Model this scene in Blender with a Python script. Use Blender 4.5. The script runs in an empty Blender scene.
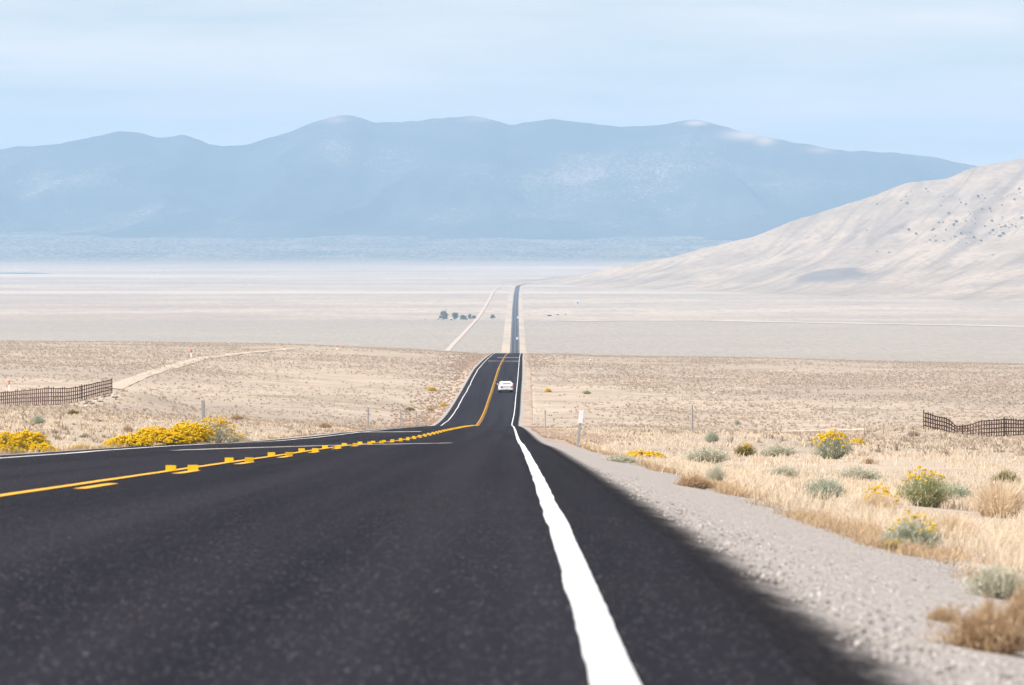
import bpy, bmesh, math, random
import numpy as np
from mathutils import Vector

random.seed(7)
rng = np.random.default_rng(11)
S = bpy.context.scene
COL = S.collection

# ------------------------------------------------------------------ camera numbers
F = 5860.0                       # focal length in pixels of a 1024 px wide frame (a 135 mm lens)
CX, CY, EYE = 512.0, 342.5, 228.0
PITCH = math.atan((CY - EYE) / F)

def ray(px, py):
    cx, cy = (px - CX) / F, (CY - py) / F
    c, s = math.cos(PITCH), math.sin(PITCH)
    d = np.array([cx, c + cy * s, -s + cy * c])
    return d / d[1]              # per metre of forward distance

def smooth(a, b, x):
    t = np.clip((np.asarray(x, float) - a) / (b - a), 0, 1)
    return t * t * (3 - 2 * t)

def pchip(xs, ys):
    xs, ys = np.array(xs, float), np.array(ys, float)
    h = np.diff(xs); d = np.diff(ys) / h
    m = np.zeros_like(ys)
    for i in range(1, len(xs) - 1):
        if d[i - 1] * d[i] > 0:
            w1, w2 = 2 * h[i] + h[i - 1], h[i] + 2 * h[i - 1]
            m[i] = (w1 + w2) / (w1 / d[i - 1] + w2 / d[i])
    m[0], m[-1] = d[0], d[-1]
    def f(x):
        x = np.asarray(x, float)
        i = np.clip(np.searchsorted(xs, x) - 1, 0, len(h) - 1)
        t = (x - xs[i]) / h[i]
        t2, t3 = t * t, t * t * t
        return ((2 * t3 - 3 * t2 + 1) * ys[i] + (t3 - 2 * t2 + t) * h[i] * m[i]
                + (-2 * t3 + 3 * t2) * ys[i + 1] + (t3 - t2) * h[i] * m[i + 1])
    return f

# ------------------------------------------------------------------ value noise
_P = rng.random((256, 256))
def vnoise(x, y):
    x = np.asarray(x, float); y = np.asarray(y, float)
    xi, yi = np.floor(x).astype(int), np.floor(y).astype(int)
    u, v = x - xi, y - yi
    u, v = u * u * (3 - 2 * u), v * v * (3 - 2 * v)
    g = lambda a, b: _P[a & 255, b & 255]
    return ((g(xi, yi) * (1 - u) + g(xi + 1, yi) * u) * (1 - v)
            + (g(xi, yi + 1) * (1 - u) + g(xi + 1, yi + 1) * u) * v) - .5
def fbm(x, y, o=4):
    s, a = 0, 1
    for k in range(o):
        s = s + a * vnoise(x * 2 ** k + 17.3 * k, y * 2 ** k - 9.1 * k); a *= .5
    return s

# ------------------------------------------------------------------ the lie of the road
zr_ = pchip([-80, 0, 22, 39, 53, 80, 120, 171, 300, 420, 520, 600, 650, 703, 802, 843, 897, 960, 1030, 1082, 1361, 1758, 1900, 2100,
             3000, 4000, 5000, 5540, 8000, 40000],
            [1.85, -.567, -1.232, -1.782, -2.241, -3.134, -4.46, -6.216, -10.37, -14.26, -17.55, -20.15, -21.2, -21.9, -22.9, -23.25, -23.65,
             -24.15, -24.85, -25.6, -30.1, -37.6, -41.5, -49, -84, -106, -117, -120, -120.01, -120.3])
xc_ = pchip([-80, 0, 60, 171, 300, 420, 600, 700, 800, 960, 1361, 1758, 3500, 5540, 12000, 12500, 13100, 13800, 14600, 15600],
            [-3.35, -3.3, -3.27, -3.3, -3.33, -3.38, -3.5, -3.2, -2.95, -2.5, -1.75, -.9, 1, 2.6, 12, 26, 80, 180, 380, 760])
def zr(d): return zr_(d)
def xc(d): return xc_(d)

DMPS = []   # local swells of the ground: X, D, height, radius across, radius along
def nat(X, D):
    """height of the ground beside the road"""
    X = np.asarray(X, float); D = np.asarray(D, float)
    lat = X - xc(D)
    R = np.maximum(lat - 3.96, 0); L = np.maximum(-4.1 - lat, 0)
    fade = 1 - smooth(2200, 5200, D)
    ditch = 1.25 + (.2 - 1.25) * smooth(100, 290, D)
    foot = ditch * (1 - np.exp(-(.19 * R / ditch)))
    rise = smooth(7, 24, R)
    right = -.02 * smooth(0, .3, R) - (foot * (1 - rise) + rise * (.35 + .021 * (R - 6)))
    lrise = .078 * np.maximum(L - 3.5, 0)
    lrise = 3.2 * (1 - np.exp(-lrise / 3.2)) + .004 * L
    left = -.03 * smooth(0, .3, L) - .22 * smooth(.2, 3, L) + lrise
    off = np.where(lat > 0, right, left)
    nz = (.10 * vnoise(X / 3.1, D / 4.3) + .16 * vnoise(X / 11 + 5, D / 23)) * smooth(1.2, 6, R + L) + .8 * vnoise(X / 60, D / 160) * smooth(18, 60, R + L)
    z = zr(D) + (off + nz) * fade
    for (bx, bd, h, rx, rd) in DMPS:
        z = z + h * np.exp(-((X - bx) / rx) ** 2 - ((D - bd) / rd) ** 2)
    # valley floor rises to the bajada in front of the range
    far = np.maximum(D - 16500, 0)
    z = z + 82 * (far / 5700) ** 1.35 + fade * 0
    return z

def road_near(X, D):
    lat = X - xc(D)
    return (lat < 5.6) & (lat > -5.9)

def pix2ground(px, py, fn=nat, lo=8.0, hi=21000.0):
    d = ray(px, py)
    ds = np.exp(np.linspace(math.log(lo), math.log(hi), 6000))
    zz = fn(d[0] * ds, ds)
    hit = np.nonzero(d[2] * ds < zz)[0]
    if not len(hit): return None
    i = hit[0]
    D = ds[i] if i == 0 else .5 * (ds[i] + ds[i - 1])
    return d[0] * D, D, float(fn(np.array(d[0] * D), np.array(D)))

def road_z(X, D): return zr(D)

# ------------------------------------------------------------------ mesh and object helpers
def mesh_np(name, verts, faces, mat=None, parent=None, smooth_shade=False, link=True):
    """faces: (n,k) int array, all with k corners"""
    verts = np.asarray(verts, np.float32); faces = np.asarray(faces, np.int32)
    me = bpy.data.meshes.new(name)
    me.vertices.add(len(verts)); me.vertices.foreach_set('co', verts.ravel())
    n, k = faces.shape
    me.loops.add(n * k); me.loops.foreach_set('vertex_index', faces.ravel())
    me.polygons.add(n)
    me.polygons.foreach_set('loop_start', np.arange(0, n * k, k, dtype=np.int32))
    me.polygons.foreach_set('loop_total', np.full(n, k, np.int32))
    if smooth_shade: me.polygons.foreach_set('use_smooth', np.ones(n, bool))
    me.update(calc_edges=True)
    if mat: me.materials.append(mat)
    if not link: return me
    return obj(name, me, parent)

def obj(name, me, parent=None, loc=None):
    o = bpy.data.objects.new(name, me); COL.objects.link(o)
    if parent: o.parent = parent
    if loc is not None: o.location = loc
    return o

def bm_obj(name, bm, mat, parent=None, sm=False):
    me = bpy.data.meshes.new(name); bm.to_mesh(me); bm.free()
    me.materials.append(mat)
    if sm:
        for p in me.polygons: p.use_smooth = True
    return obj(name, me, parent)

def empty(name, loc, rz=0):
    o = bpy.data.objects.new(name, None); COL.objects.link(o)
    o.location = loc; o.rotation_euler = (0, 0, rz); o.empty_display_size = .2
    return o

def tag(o, label=None, cat=None, group=None, kind=None):
    if label: o['label'] = label
    if cat: o['category'] = cat
    if group: o['group'] = group
    if kind: o['kind'] = kind
    return o

def copy_tree(o, parent=None):
    c = o.copy(); COL.objects.link(c)
    if parent: c.parent = parent
    for ch in list(o.children): copy_tree(ch, c)
    return c

def grid_faces(nr, nc):
    i = np.arange(nr - 1)[:, None] * nc + np.arange(nc - 1)[None, :]
    return np.stack([i, i + 1, i + nc + 1, i + nc], -1).reshape(-1, 4)

def add_box(bm, c, s, bevel=0.0, rot=None):
    r = bmesh.ops.create_cube(bm, size=1)
    vs = r['verts']
    for v in vs:
        v.co = Vector((v.co.x * s[0], v.co.y * s[1], v.co.z * s[2]))
    if bevel:
        es = list({e for v in vs for e in v.link_edges})
        rb = bmesh.ops.bevel(bm, geom=es, offset=bevel, segments=2, affect='EDGES', profile=.6)
        vs = list({v for f in rb['faces'] for v in f.verts} | {v for v in vs if v.is_valid})
    if rot is not None:
        for v in vs: v.co = rot @ v.co
    for v in vs: v.co += Vector(c)
    return vs

def add_cyl(bm, c, r, h, axis='Z', seg=16, r2=None):
    q = bmesh.ops.create_cone(bm, cap_ends=True, segments=seg, radius1=r, radius2=r if r2 is None else r2, depth=h)
    for v in q['verts']:
        x, y, z = v.co
        if axis == 'X': v.co = Vector((z, y, -x))
        elif axis == 'Y': v.co = Vector((x, z, -y))
        v.co += Vector(c)
    return q['verts']

# ------------------------------------------------------------------ materials
class NT:
    def __init__(s, name):
        s.m = bpy.data.materials.new(name); s.m.use_nodes = True
        s.t = s.m.node_tree; s.t.nodes.clear()
        s.out = s.n('ShaderNodeOutputMaterial')
    def n(s, kind, **kw):
        x = s.t.nodes.new(kind)
        for k, v in kw.items():
            if k.startswith('i_'):
                key = k[2:].replace('_', ' ')
                x.inputs[int(key) if key.isdigit() else key].default_value = v
            else: setattr(x, k, v)
        return x
    def l(s, a, b): s.t.links.new(a, b)
    def pos(s, scale=(1, 1, 1), world=True):
        g = s.n('ShaderNodeNewGeometry') if world else s.n('ShaderNodeTexCoord')
        m = s.n('ShaderNodeMapping'); m.inputs['Scale'].default_value = scale
        s.l(g.outputs['Position' if world else 'Object'], m.inputs['Vector'])
        return m.outputs['Vector']
    def noise(s, vec, scale, detail=3, rough=.55, dist=0):
        x = s.n('ShaderNodeTexNoise'); x.inputs['Scale'].default_value = scale
        x.inputs['Detail'].default_value = detail; x.inputs['Roughness'].default_value = rough
        x.inputs['Distortion'].default_value = dist
        s.l(vec, x.inputs['Vector']); return x.outputs['Fac']
    def ramp(s, fac, a, b, ca=0., cb=1.):
        x = s.n('ShaderNodeMapRange'); x.clamp = True; x.interpolation_type = 'SMOOTHSTEP'
        x.inputs['From Min'].default_value = a; x.inputs['From Max'].default_value = b
        x.inputs['To Min'].default_value = ca; x.inputs['To Max'].default_value = cb
        s.l(fac, x.inputs['Value']); return x.outputs['Result']
    def mix(s, fac, a, b, mode='MIX'):
        x = s.n('ShaderNodeMix', data_type='RGBA', blend_type=mode)
        for v, i in ((fac, 0), (a, 6), (b, 7)):
            if hasattr(v, 'is_output'): s.l(v, x.inputs[i])
            elif i == 0: x.inputs[0].default_value = v
            else: x.inputs[i].default_value = (*v, 1)
        return x.outputs[2]
    def math(s, op, a, b=0.):
        x = s.n('ShaderNodeMath', operation=op)
        for v, i in ((a, 0), (b, 1)):
            if hasattr(v, 'is_output'): s.l(v, x.inputs[i])
            else: x.inputs[i].default_value = v
        return x.outputs[0]
    def fin(s, col, rough=.9, spec=.2, bump=None, bs=.3, bd=.01, metal=0.):
        b = s.n('ShaderNodeBsdfPrincipled')
        if hasattr(col, 'is_output'): s.l(col, b.inputs['Base Color'])
        else: b.inputs['Base Color'].default_value = (*col, 1)
        b.inputs['Roughness'].default_value = rough
        b.inputs['Specular IOR Level'].default_value = spec
        b.inputs['Metallic'].default_value = metal
        if bump is not None:
            u = s.n('ShaderNodeBump'); u.inputs['Strength'].default_value = bs; u.inputs['Distance'].default_value = bd
            s.l(bump, u.inputs['Height']); s.l(u.outputs[0], b.inputs['Normal'])
        s.l(b.outputs[0], s.out.inputs['Surface']); return s.m

def plain(name, col, rough=.6, spec=.3, metal=0., var=.12, scale=6.):
    t = NT(name); n = t.noise(t.pos(world=False), scale)
    d = tuple(c * (1 - var) for c in col); e = tuple(min(1, c * (1 + var)) for c in col)
    return t.fin(t.mix(n, d, e), rough, spec, metal=metal)

def leafy(name, a, b, trans=.25):
    """thin leaves, stems or blades: every piece has its own tone"""
    t = NT(name)
    g = t.n('ShaderNodeNewGeometry')
    c = t.mix(g.outputs['Random Per Island'], a, b)
    d = t.n('ShaderNodeBsdfDiffuse'); t.l(c, d.inputs['Color'])
    tr = t.n('ShaderNodeBsdfTranslucent'); t.l(c, tr.inputs['Color'])
    mx = t.n('ShaderNodeMixShader'); mx.inputs[0].default_value = trans
    t.l(d.outputs[0], mx.inputs[1]); t.l(tr.outputs[0], mx.inputs[2]); t.l(mx.outputs[0], t.out.inputs['Surface'])
    return t.m

def ground_mat():
    t = NT('desert_ground')
    g = t.n('ShaderNodeNewGeometry'); sp = t.n('ShaderNodeSeparateXYZ'); t.l(g.outputs['Position'], sp.inputs[0])
    Y = sp.outputs['Y']
    # bench close by: straw, bare soil, grey sage
    a1 = t.noise(t.pos((1 / 9, 1 / 14, .1)), 1, 4, .6)
    a2 = t.noise(t.pos((1 / 1.3, 1 / 1.3, .5)), 1, 4, .65)
    a3 = t.noise(t.pos((1 / 60, 1 / 160, .02)), 1, 4, .6)
    near = t.mix(t.ramp(a1, .35, .65), (.50, .41, .315), (.40, .33, .255))
    near = t.mix(t.ramp(a2, .48, .68, 0, .75), near, (.58, .48, .37))
    near = t.mix(t.ramp(a3, .42, .62, 0, .8), near, (.37, .31, .25))
    a4 = t.noise(t.pos((1 / 25, 1 / 45, .02)), 1, 5, .75)
    near = t.mix(t.ramp(a4, .50, .64, 0, .8), near, (.31, .255, .20))
    # valley: pale dust with streaks of scrub
    v1 = t.noise(t.pos((1 / 1500, 1 / 900, 0)), 1, 5, .6, .3)
    v2 = t.noise(t.pos((1 / 160, 1 / 260, 0)), 1, 4, .65)
    v3 = t.noise(t.pos((1 / 14, 1 / 60, 0)), 1, 3, .7)
    val = t.mix(t.ramp(v1, .38, .62), (.425, .34, .25), (.56, .45, .33))
    val = t.mix(t.ramp(v2, .42, .68, 0, .7), val, (.36, .285, .22))
    val = t.mix(t.ramp(v3, .46, .66, 0, .7), val, (.29, .245, .195))
    # grey greasewood belt on the near part of the floor
    v5 = t.noise(t.pos((1 / 5, 1 / 95, 0)), 1, 3, .7)
    belt = t.math('MULTIPLY', t.ramp(Y, 7550, 7700, 1, 0), .75)
    val = t.mix(belt, val, t.mix(t.ramp(v5, .25, .8), (.395, .335, .255), (.27, .23, .175)))
    c = t.mix(t.ramp(Y, 700, 2300), near, val)
    # pale playa stripes further out
    v4 = t.noise(t.pos((1 / 2600, 1 / 700, 0)), 1, 4, .55)
    pl = t.math('MULTIPLY', t.ramp(v4, .52, .62), t.math('MULTIPLY', t.ramp(Y, 9000, 11000), t.ramp(Y, 16800, 17800, 1, 0)))
    c = t.mix(t.math('MULTIPLY', pl, .7), c, (.60, .49, .385))
    c = t.mix(t.math('MULTIPLY', t.ramp(Y, 17300, 18600), .85), c, (.215, .195, .165))
    # junipers dotting the bajada
    vo = t.n('ShaderNodeTexVoronoi', feature='F1'); vo.inputs['Scale'].default_value = 1
    t.l(t.pos((1 / 15, 1 / 75, 0)), vo.inputs['Vector'])
    dens = t.noise(t.pos((1 / 300, 1 / 800, 0)), 1, 3)
    dot = t.math('LESS_THAN', t.math('ADD', vo.outputs['Distance'], t.math('MULTIPLY', dens, -.9)), .12)
    dot = t.math('MULTIPLY', dot, t.ramp(Y, 17800, 19200))
    c = t.mix(dot, c, (.075, .085, .06))
    bh = t.noise(t.pos((1 / .5, 1 / .5, 1 / .5)), 1, 4)
    return t.fin(c, .95, .1, bh, .6, .12)

def hill_mat():
    t = NT('hill_soil')
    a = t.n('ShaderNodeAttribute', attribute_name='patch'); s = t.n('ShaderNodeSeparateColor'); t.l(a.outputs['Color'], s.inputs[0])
    n1 = t.noise(t.pos((1 / 300, 1 / 500, 1 / 90)), 1, 5, .62)
    n2 = t.noise(t.pos((1 / 16, 1 / 45, 1 / 10)), 1, 4, .7)
    c = t.mix(t.ramp(n1, .40, .60), (.375, .285, .19), (.505, .385, .26))
    c = t.mix(t.ramp(n2, .46, .64, 0, .55), c, (.27, .21, .16))
    c = t.mix(t.ramp(n2, .30, .42, .4, 0), c, (.60, .45, .33))
    g = t.n('ShaderNodeNewGeometry'); sp = t.n('ShaderNodeSeparateXYZ'); t.l(g.outputs['Position'], sp.inputs[0])
    cb = t.n('ShaderNodeCombineXYZ')
    t.l(t.math('MULTIPLY', t.math('ADD', sp.outputs['X'], t.math('MULTIPLY', sp.outputs['Y'], -.24)), 1 / 34), cb.inputs[0])
    t.l(t.math('MULTIPLY', sp.outputs['Y'], 1 / 900), cb.inputs[1])
    n3 = t.noise(cb.outputs[0], 1, 5, .62, .5)
    c = t.mix(t.ramp(n3, .48, .64, 0, .6), c, (.235, .175, .125))
    c = t.mix(t.ramp(n3, .28, .40, .5, 0), c, (.55, .41, .295))
    c = t.mix(s.outputs[0], c, t.mix(n2, (.12, .105, .09), (.17, .145, .12)))      # shade on the knoll, painted into the soil colour
    c = t.mix(t.math('MULTIPLY', s.outputs[1], .6), c, (.30, .26, .215))                 # scrubby flank
    return t.fin(c, .95, .1)

def mountain_mat():
    t = NT('forested_mountain')
    a = t.n('ShaderNodeAttribute', attribute_name='patch'); s = t.n('ShaderNodeSeparateColor'); t.l(a.outputs['Color'], s.inputs[0])
    n1 = t.noise(t.pos((1 / 900, 1 / 1500, 1 / 250)), 1, 5, .6, .3)
    n2 = t.noise(t.pos((1 / 17, 1 / 40, 1 / 10)), 1, 3, .75)
    forest = t.mix(t.ramp(n1, .35, .65), (.030, .042, .040), (.060, .072, .060))
    k = t.math('ADD', n2, t.math('MULTIPLY', t.math('SUBTRACT', n1, .5), .75))
    k = t.math('ADD', k, t.math('MULTIPLY', s.outputs[0], .12))
    c = t.mix(t.ramp(k, .60, .76, 0, .6), forest, (.42, .34, .27))
    c = t.mix(s.outputs[1], c, (.64, .47, .34))
    return t.fin(c, .95, .1)

def asphalt_mat():
    t = NT('chip_seal_asphalt')
    uv = t.n('ShaderNodeUVMap', uv_map='UVMap'); m = t.n('ShaderNodeMapping'); m.inputs['Scale'].default_value = (1.25, .006, 1)
    t.l(uv.outputs[0], m.inputs[0]); lane = t.noise(m.outputs[0], 1, 3, .6)
    m2 = t.n('ShaderNodeMapping'); m2.inputs['Scale'].default_value = (.5, .09, 1); t.l(uv.outputs[0], m2.inputs[0])
    blot = t.noise(m2.outputs[0], 1, 4, .6)
    vo = t.n('ShaderNodeTexVoronoi', feature='F1'); vo.inputs['Scale'].default_value = 115; t.l(t.pos(), vo.inputs['Vector'])
    chip = t.n('ShaderNodeSeparateColor'); t.l(vo.outputs['Color'], chip.inputs[0])
    fine = t.noise(t.pos(), 160, 2, .7)
    mott = t.noise(t.pos(), 62, 4, .75); mot2 = t.noise(t.pos((1, .35, 1)), 3.2, 4, .65)
    c = t.mix(t.ramp(lane, .38, .62), (.0046, .0058, .0115), (.0185, .0180, .0260))
    c = t.mix(t.ramp(blot, .5, .72, 0, .5), c, (.017, .0155, .0185))
    c = t.mix(t.ramp(mot2, .48, .7, 0, .6), c, (.018, .016, .019))
    c = t.mix(t.ramp(mott, .5, .75, 0, .6), c, (.028, .025, .030))
    c = t.mix(t.ramp(chip.outputs[0], .6, 1, 0, .6), c, (.038, .034, .039))
    c = t.mix(t.ramp(chip.outputs[1], .985, .993, 0, .95), c, (.42, .40, .39))
    h = t.math('ADD', vo.outputs['Distance'], t.math('MULTIPLY', fine, .5))
    return t.fin(c, .85, .09, h, .7, .010)

def line_mat(name, col, dirt):
    t = NT(name)
    n = t.noise(t.pos(), 40, 4, .65); n2 = t.noise(t.pos((1, .15, 1)), 3, 3)
    c = t.mix(t.ramp(n, .58, .75, 0, .5), col, dirt)
    c = t.mix(t.ramp(n2, .55, .8, 0, .3), c, dirt)
    return t.fin(c, .7, .3, n, .4, .004)

def gravel_mat():
    t = NT('roadside_gravel')
    uv = t.n('ShaderNodeUVMap', uv_map='UVMap'); s = t.n('ShaderNodeSeparateXYZ'); t.l(uv.outputs[0], s.inputs[0])
    vo = t.n('ShaderNodeTexVoronoi', feature='F1'); vo.inputs['Scale'].default_value = 55; t.l(t.pos(), vo.inputs['Vector'])
    ch = t.n('ShaderNodeSeparateColor'); t.l(vo.outputs['Color'], ch.inputs[0])
    n = t.noise(t.pos(), 1.1, 5, .65); n2 = t.noise(t.pos(), 20, 4, .75)
    c = t.mix(ch.outputs[0], (.22, .20, .185), (.60, .555, .505))
    c = t.mix(t.ramp(ch.outputs[1], .9, .97), c, (.55, .52, .48))
    c = t.mix(t.ramp(n, .4, .68, 0, .45), c, (.40, .355, .31))
    gy = t.n('ShaderNodeNewGeometry'); gs = t.n('ShaderNodeSeparateXYZ'); t.l(gy.outputs['Position'], gs.inputs[0])
    n4 = t.noise(t.pos((1 / 1.5, 1 / 14, 1)), 1, 4, .65)
    # past the near stretch the gravel peters out into trodden soil and dead weeds
    w = t.math('ADD', s.outputs[0], t.math('MULTIPLY', t.math('SUBTRACT', n4, .5), 1.5))
    w = t.math('MULTIPLY', t.ramp(w, .35, .85), t.ramp(gs.outputs['Y'], 110, 260))
    c = t.mix(w, c, t.mix(t.ramp(n4, .4, .6), (.50, .405, .31), (.42, .32, .245)))
    # sprayed tar: a ragged black fringe along the mat's edge
    e = t.math('SUBTRACT', s.outputs[0], t.math('MULTIPLY', t.math('SUBTRACT', n, .45), .16))
    e = t.math('SUBTRACT', e, t.math('MULTIPLY', t.math('SUBTRACT', n2, .5), .34))
    f = t.ramp(e, .10, .27, 1, 0)
    c = t.mix(f, c, t.mix(t.ramp(ch.outputs[2], .5, .98), (.004, .004, .006), (.034, .031, .033)))
    h = t.math('SUBTRACT', 1., vo.outputs['Distance'])
    return t.fin(c, .95, .1, h, .9, .012)

M = dict(
    ground=ground_mat(), hill=hill_mat(), mountain=mountain_mat(), asphalt=asphalt_mat(), gravel=gravel_mat(),
    white_line=line_mat('white_road_paint', (.80, .80, .78), (.42, .40, .37)),
    yellow_line=line_mat('yellow_road_paint', (.78, .42, .035), (.45, .25, .04)),
    seal=line_mat('dusty_joint_sealer', (.40, .36, .32), (.15, .135, .12)),
    tab=leafy('yellow_tab_plastic', (1, .74, .04), (1, .78, .06), .5),
    track=plain('dirt_track_dust', (.54, .445, .345), .95, .1, 0, .1, .05),
    verge=None, wash=plain('dry_wash_sand', (.58, .455, .35), .95, .1, 0, .1, .05), valleytrack=plain('valley_track_dust', (.58, .46, .355), .95, .1, 0, .1, .05),
    sage=leafy('sage_leaves', (.42, .45, .34), (.62, .63, .50)),
    sage_pale=leafy('pale_sage_leaves', (.50, .49, .38), (.72, .69, .55)),
    green=leafy('rabbitbrush_stems', (.35, .37, .20), (.55, .54, .33)),
    olive=leafy('olive_stems', (.20, .17, .06), (.36, .32, .13)),
    flower=leafy('yellow_blossom', (.92, .60, .015), (1, .76, .06), .3),
    straw=leafy('straw_blades', (.70, .58, .425), (.93, .80, .61), .55),
    brown=leafy('dry_brown_weed', (.44, .31, .18), (.66, .50, .33), .35),
    scrubfar=leafy('faded_far_scrub', (.45, .37, .29), (.60, .50, .395), .45),
    pinkweed=leafy('pinkish_dry_weed', (.50, .385, .29), (.70, .56, .44), .42),
    scrub=leafy('grey_desert_scrub', (.42, .345, .265), (.62, .515, .40), .4),
    juniper=leafy('juniper_leaves', (.03, .045, .025), (.075, .095, .05), .1),
    cottonwood=leafy('cottonwood_leaves', (.09, .115, .05), (.19, .22, .10), .2),
    bark=plain('grey_bark', (.17, .13, .10), .9, .1),
    galv=plain('galvanised_steel', (.42, .43, .44), .5, .5, .3),
    graypost=plain('weathered_grey_post', (.36, .35, .34), .85, .2),
    reflector=plain('white_reflector_sheet', (.88, .88, .87), .4, .5, 0, .02),
    orange=plain('orange_marker_cap', (.75, .16, .04), .5, .4),
    slat=plain('stained_fence_slats', (.13, .072, .054), .85, .2, 0, .35, 3),
    slatpost=plain('dark_fence_post', (.07, .055, .05), .8, .3),
    rock=plain('grey_fieldstone', (.22, .19, .165), .95, .1, 0, .3, 2),
    palerock=plain('white_quartz_rock', (.66, .62, .57), .9, .2, 0, .15, 3),
    paint=plain('white_car_paint', (.83, .83, .83), .25, .6, 0, .01),
    glass=plain('tinted_car_glass', (.05, .06, .07), .06, .8, 0, .05),
    pale_glass=plain('pale_reflecting_glass', (.42, .46, .5), .08, .9, .5, .05),  # pale base colour stands in for a bright sky reflection
    lamp=plain('red_tail_lamp', (.62, .03, .03), .2, .6, 0, .1),
    tyre=plain('black_tyre', (.018, .018, .018), .85, .2),
    rim=plain('alloy_rim', (.5, .5, .52), .3, .6, .8),
    black=plain('black_plastic', (.025, .025, .027), .6, .3),
    plate=plain('number_plate', (.72, .66, .42), .5, .4, 0, .03),
    wall=plain('white_farm_wall', (.74, .72, .69), .8, .2, 0, .05, .5),
    roof=plain('tin_roof', (.62, .61, .6), .5, .4, .2),
    dark=plain('dark_shed_boards', (.09, .075, .065), .9, .1),
)
def verge_mat():
    t = NT('weedy_road_verge')
    n = t.noise(t.pos((1 / 7, 1 / 60, 0)), 1, 3, .6); n2 = t.noise(t.pos((1 / 40, 1 / 300, 0)), 1, 3, .6)
    c = t.mix(t.ramp(n, .4, .6), (.55, .45, .35), (.54, .43, .24))
    return t.fin(t.mix(t.ramp(n2, .4, .65), c, (.44, .355, .28)), .95, .1)
M['verge'] = verge_mat()
def water_mat():
    t = NT('pond_water'); n = t.noise(t.pos((1 / 30, 1 / 30, 0)), 1, 3)
    return t.fin(t.mix(n, (.05, .16, .17), (.08, .2, .2)), .45, .3)
M['water'] = water_mat()

# ------------------------------------------------------------------ ground swells under the snow fences
FENCE_L = [(-14, 408, 482), (0, 408, 482), (22, 406.5, 481), (47, 404, 480), (74, 404.8, 480), (92, 399.5, 482), (112, 391, 486)]
FENCE_R = [(923.5, 429, 396), (936, 433, 397), (948, 437, 398), (955, 436.3, 398), (967, 437, 398), (985, 437, 397), (1004, 436.8, 398), (1024, 435.5, 399), (1044, 435, 400)]
def fence_pts(P):
    out = []
    for px, py, D in P:
        d = ray(px, py); out.append((d[0] * D, D, d[2] * D))
    return out
def fit_swells(pts, rx, rd):
    A = np.array([[math.exp(-((p[0] - q[0]) / rx) ** 2 - ((p[1] - q[1]) / rd) ** 2) for q in pts] for p in pts])
    b = np.array([p[2] - float(nat(p[0], p[1])) for p in pts])
    h = np.linalg.solve(A + .05 * np.eye(len(pts)), b)
    return [(p[0], p[1], float(k), rx, rd) for p, k in zip(pts, h)]
PL, PR = fence_pts(FENCE_L), fence_pts(FENCE_R)
sl, sr = fit_swells(PL, 5, 45), fit_swells(PR, 4, 30)
DMPS += sl + sr

# ------------------------------------------------------------------ ground sheet
rows = list(np.arange(-60, 8, 3.0)) + list(np.arange(8, 40, .6))
d = 40.0
while d < 32000:
    rows.append(d); d *= 1.0125
rows = np.array(rows + [34000.0])
nearlat = np.array([0, 3.2, 4.6, 5.2, 5.7, 6.2, 6.8, 7.5, 8.3, 9.2, 10.2, 11.4, 12.8, 14.4])
frac = (np.linspace(0, 1, 125)[1:]) ** 1.35
def lat_cols(D):
    W = 70 + .26 * max(D, 0)
    far = 14.4 + (W - 14.4) * frac
    pos = np.concatenate([nearlat, far])
    return np.concatenate([-pos[:0:-1], pos])
V = []
for D in rows:
    lc = lat_cols(D)
    X = float(xc(min(D, 5540))) + lc
    Dr = np.full_like(X, D)
    z = nat(X, Dr)
    under = road_near(X, Dr) if D < 15500 else np.zeros(len(X), bool)
    z = np.where(under, z - (.35 + D * 6e-5), z)
    V.append(np.stack([X, Dr, z], -1))
nc = len(V[0]); V = np.concatenate(V)
g = mesh_np('ground', V, grid_faces(len(rows), nc), M['ground'], smooth_shade=True)
tag(g, kind='structure')

# ------------------------------------------------------------------ road, shoulders, paint
def rrows(a, b, fine=1.0):
    r = []; d = a
    while d < b:
        r.append(d); d += max(fine, abs(d) * .012)
    return np.array(r + [b])
def lift(D): return 1 + np.maximum(D, 0) / 350
def strip(name, D, lats, zoff, mat, base=road_z, uv=None, parent=None, wob=0.0, jag=0.0, kind='structure'):
    """a sheet along the road: lats is a list of lateral offsets (numbers or arrays)"""
    n = len(D); cols = []
    w = wob * (vnoise(D / 9.0, 3.3 + 0 * D) + .6 * vnoise(D / 31.0, 8 + 0 * D))
    for i, la in enumerate(lats):
        a = np.full(n, float(la)) if np.isscalar(la) else np.asarray(la, float)
        a = a + w + jag * (vnoise(D * .55, i * 7.7 + 0 * D) + .35 * vnoise(D * 6, i * 3.1 + 0 * D))
        X = xc(D) + a
        zo = zoff[i] if isinstance(zoff, (list, tuple)) else zoff
        cols.append(np.stack([X, D, base(X, D) + zo * lift(D)], -1))
    vv = np.stack(cols, 1).reshape(-1, 3)
    o = mesh_np(name, vv, grid_faces(n, len(lats)), mat, parent)
    if uv:
        u = o.data.uv_layers.new(name='UVMap')
        k = np.zeros(len(o.data.loops), np.int32); o.data.loops.foreach_get('vertex_index', k)
        q = np.stack([np.tile(np.array(uv, float), n), np.repeat(D, len(lats))], -1)
        u.data.foreach_set('uv', q[k].astype(np.float32).ravel())
    if kind: tag(o, kind=kind)
    return o

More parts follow.
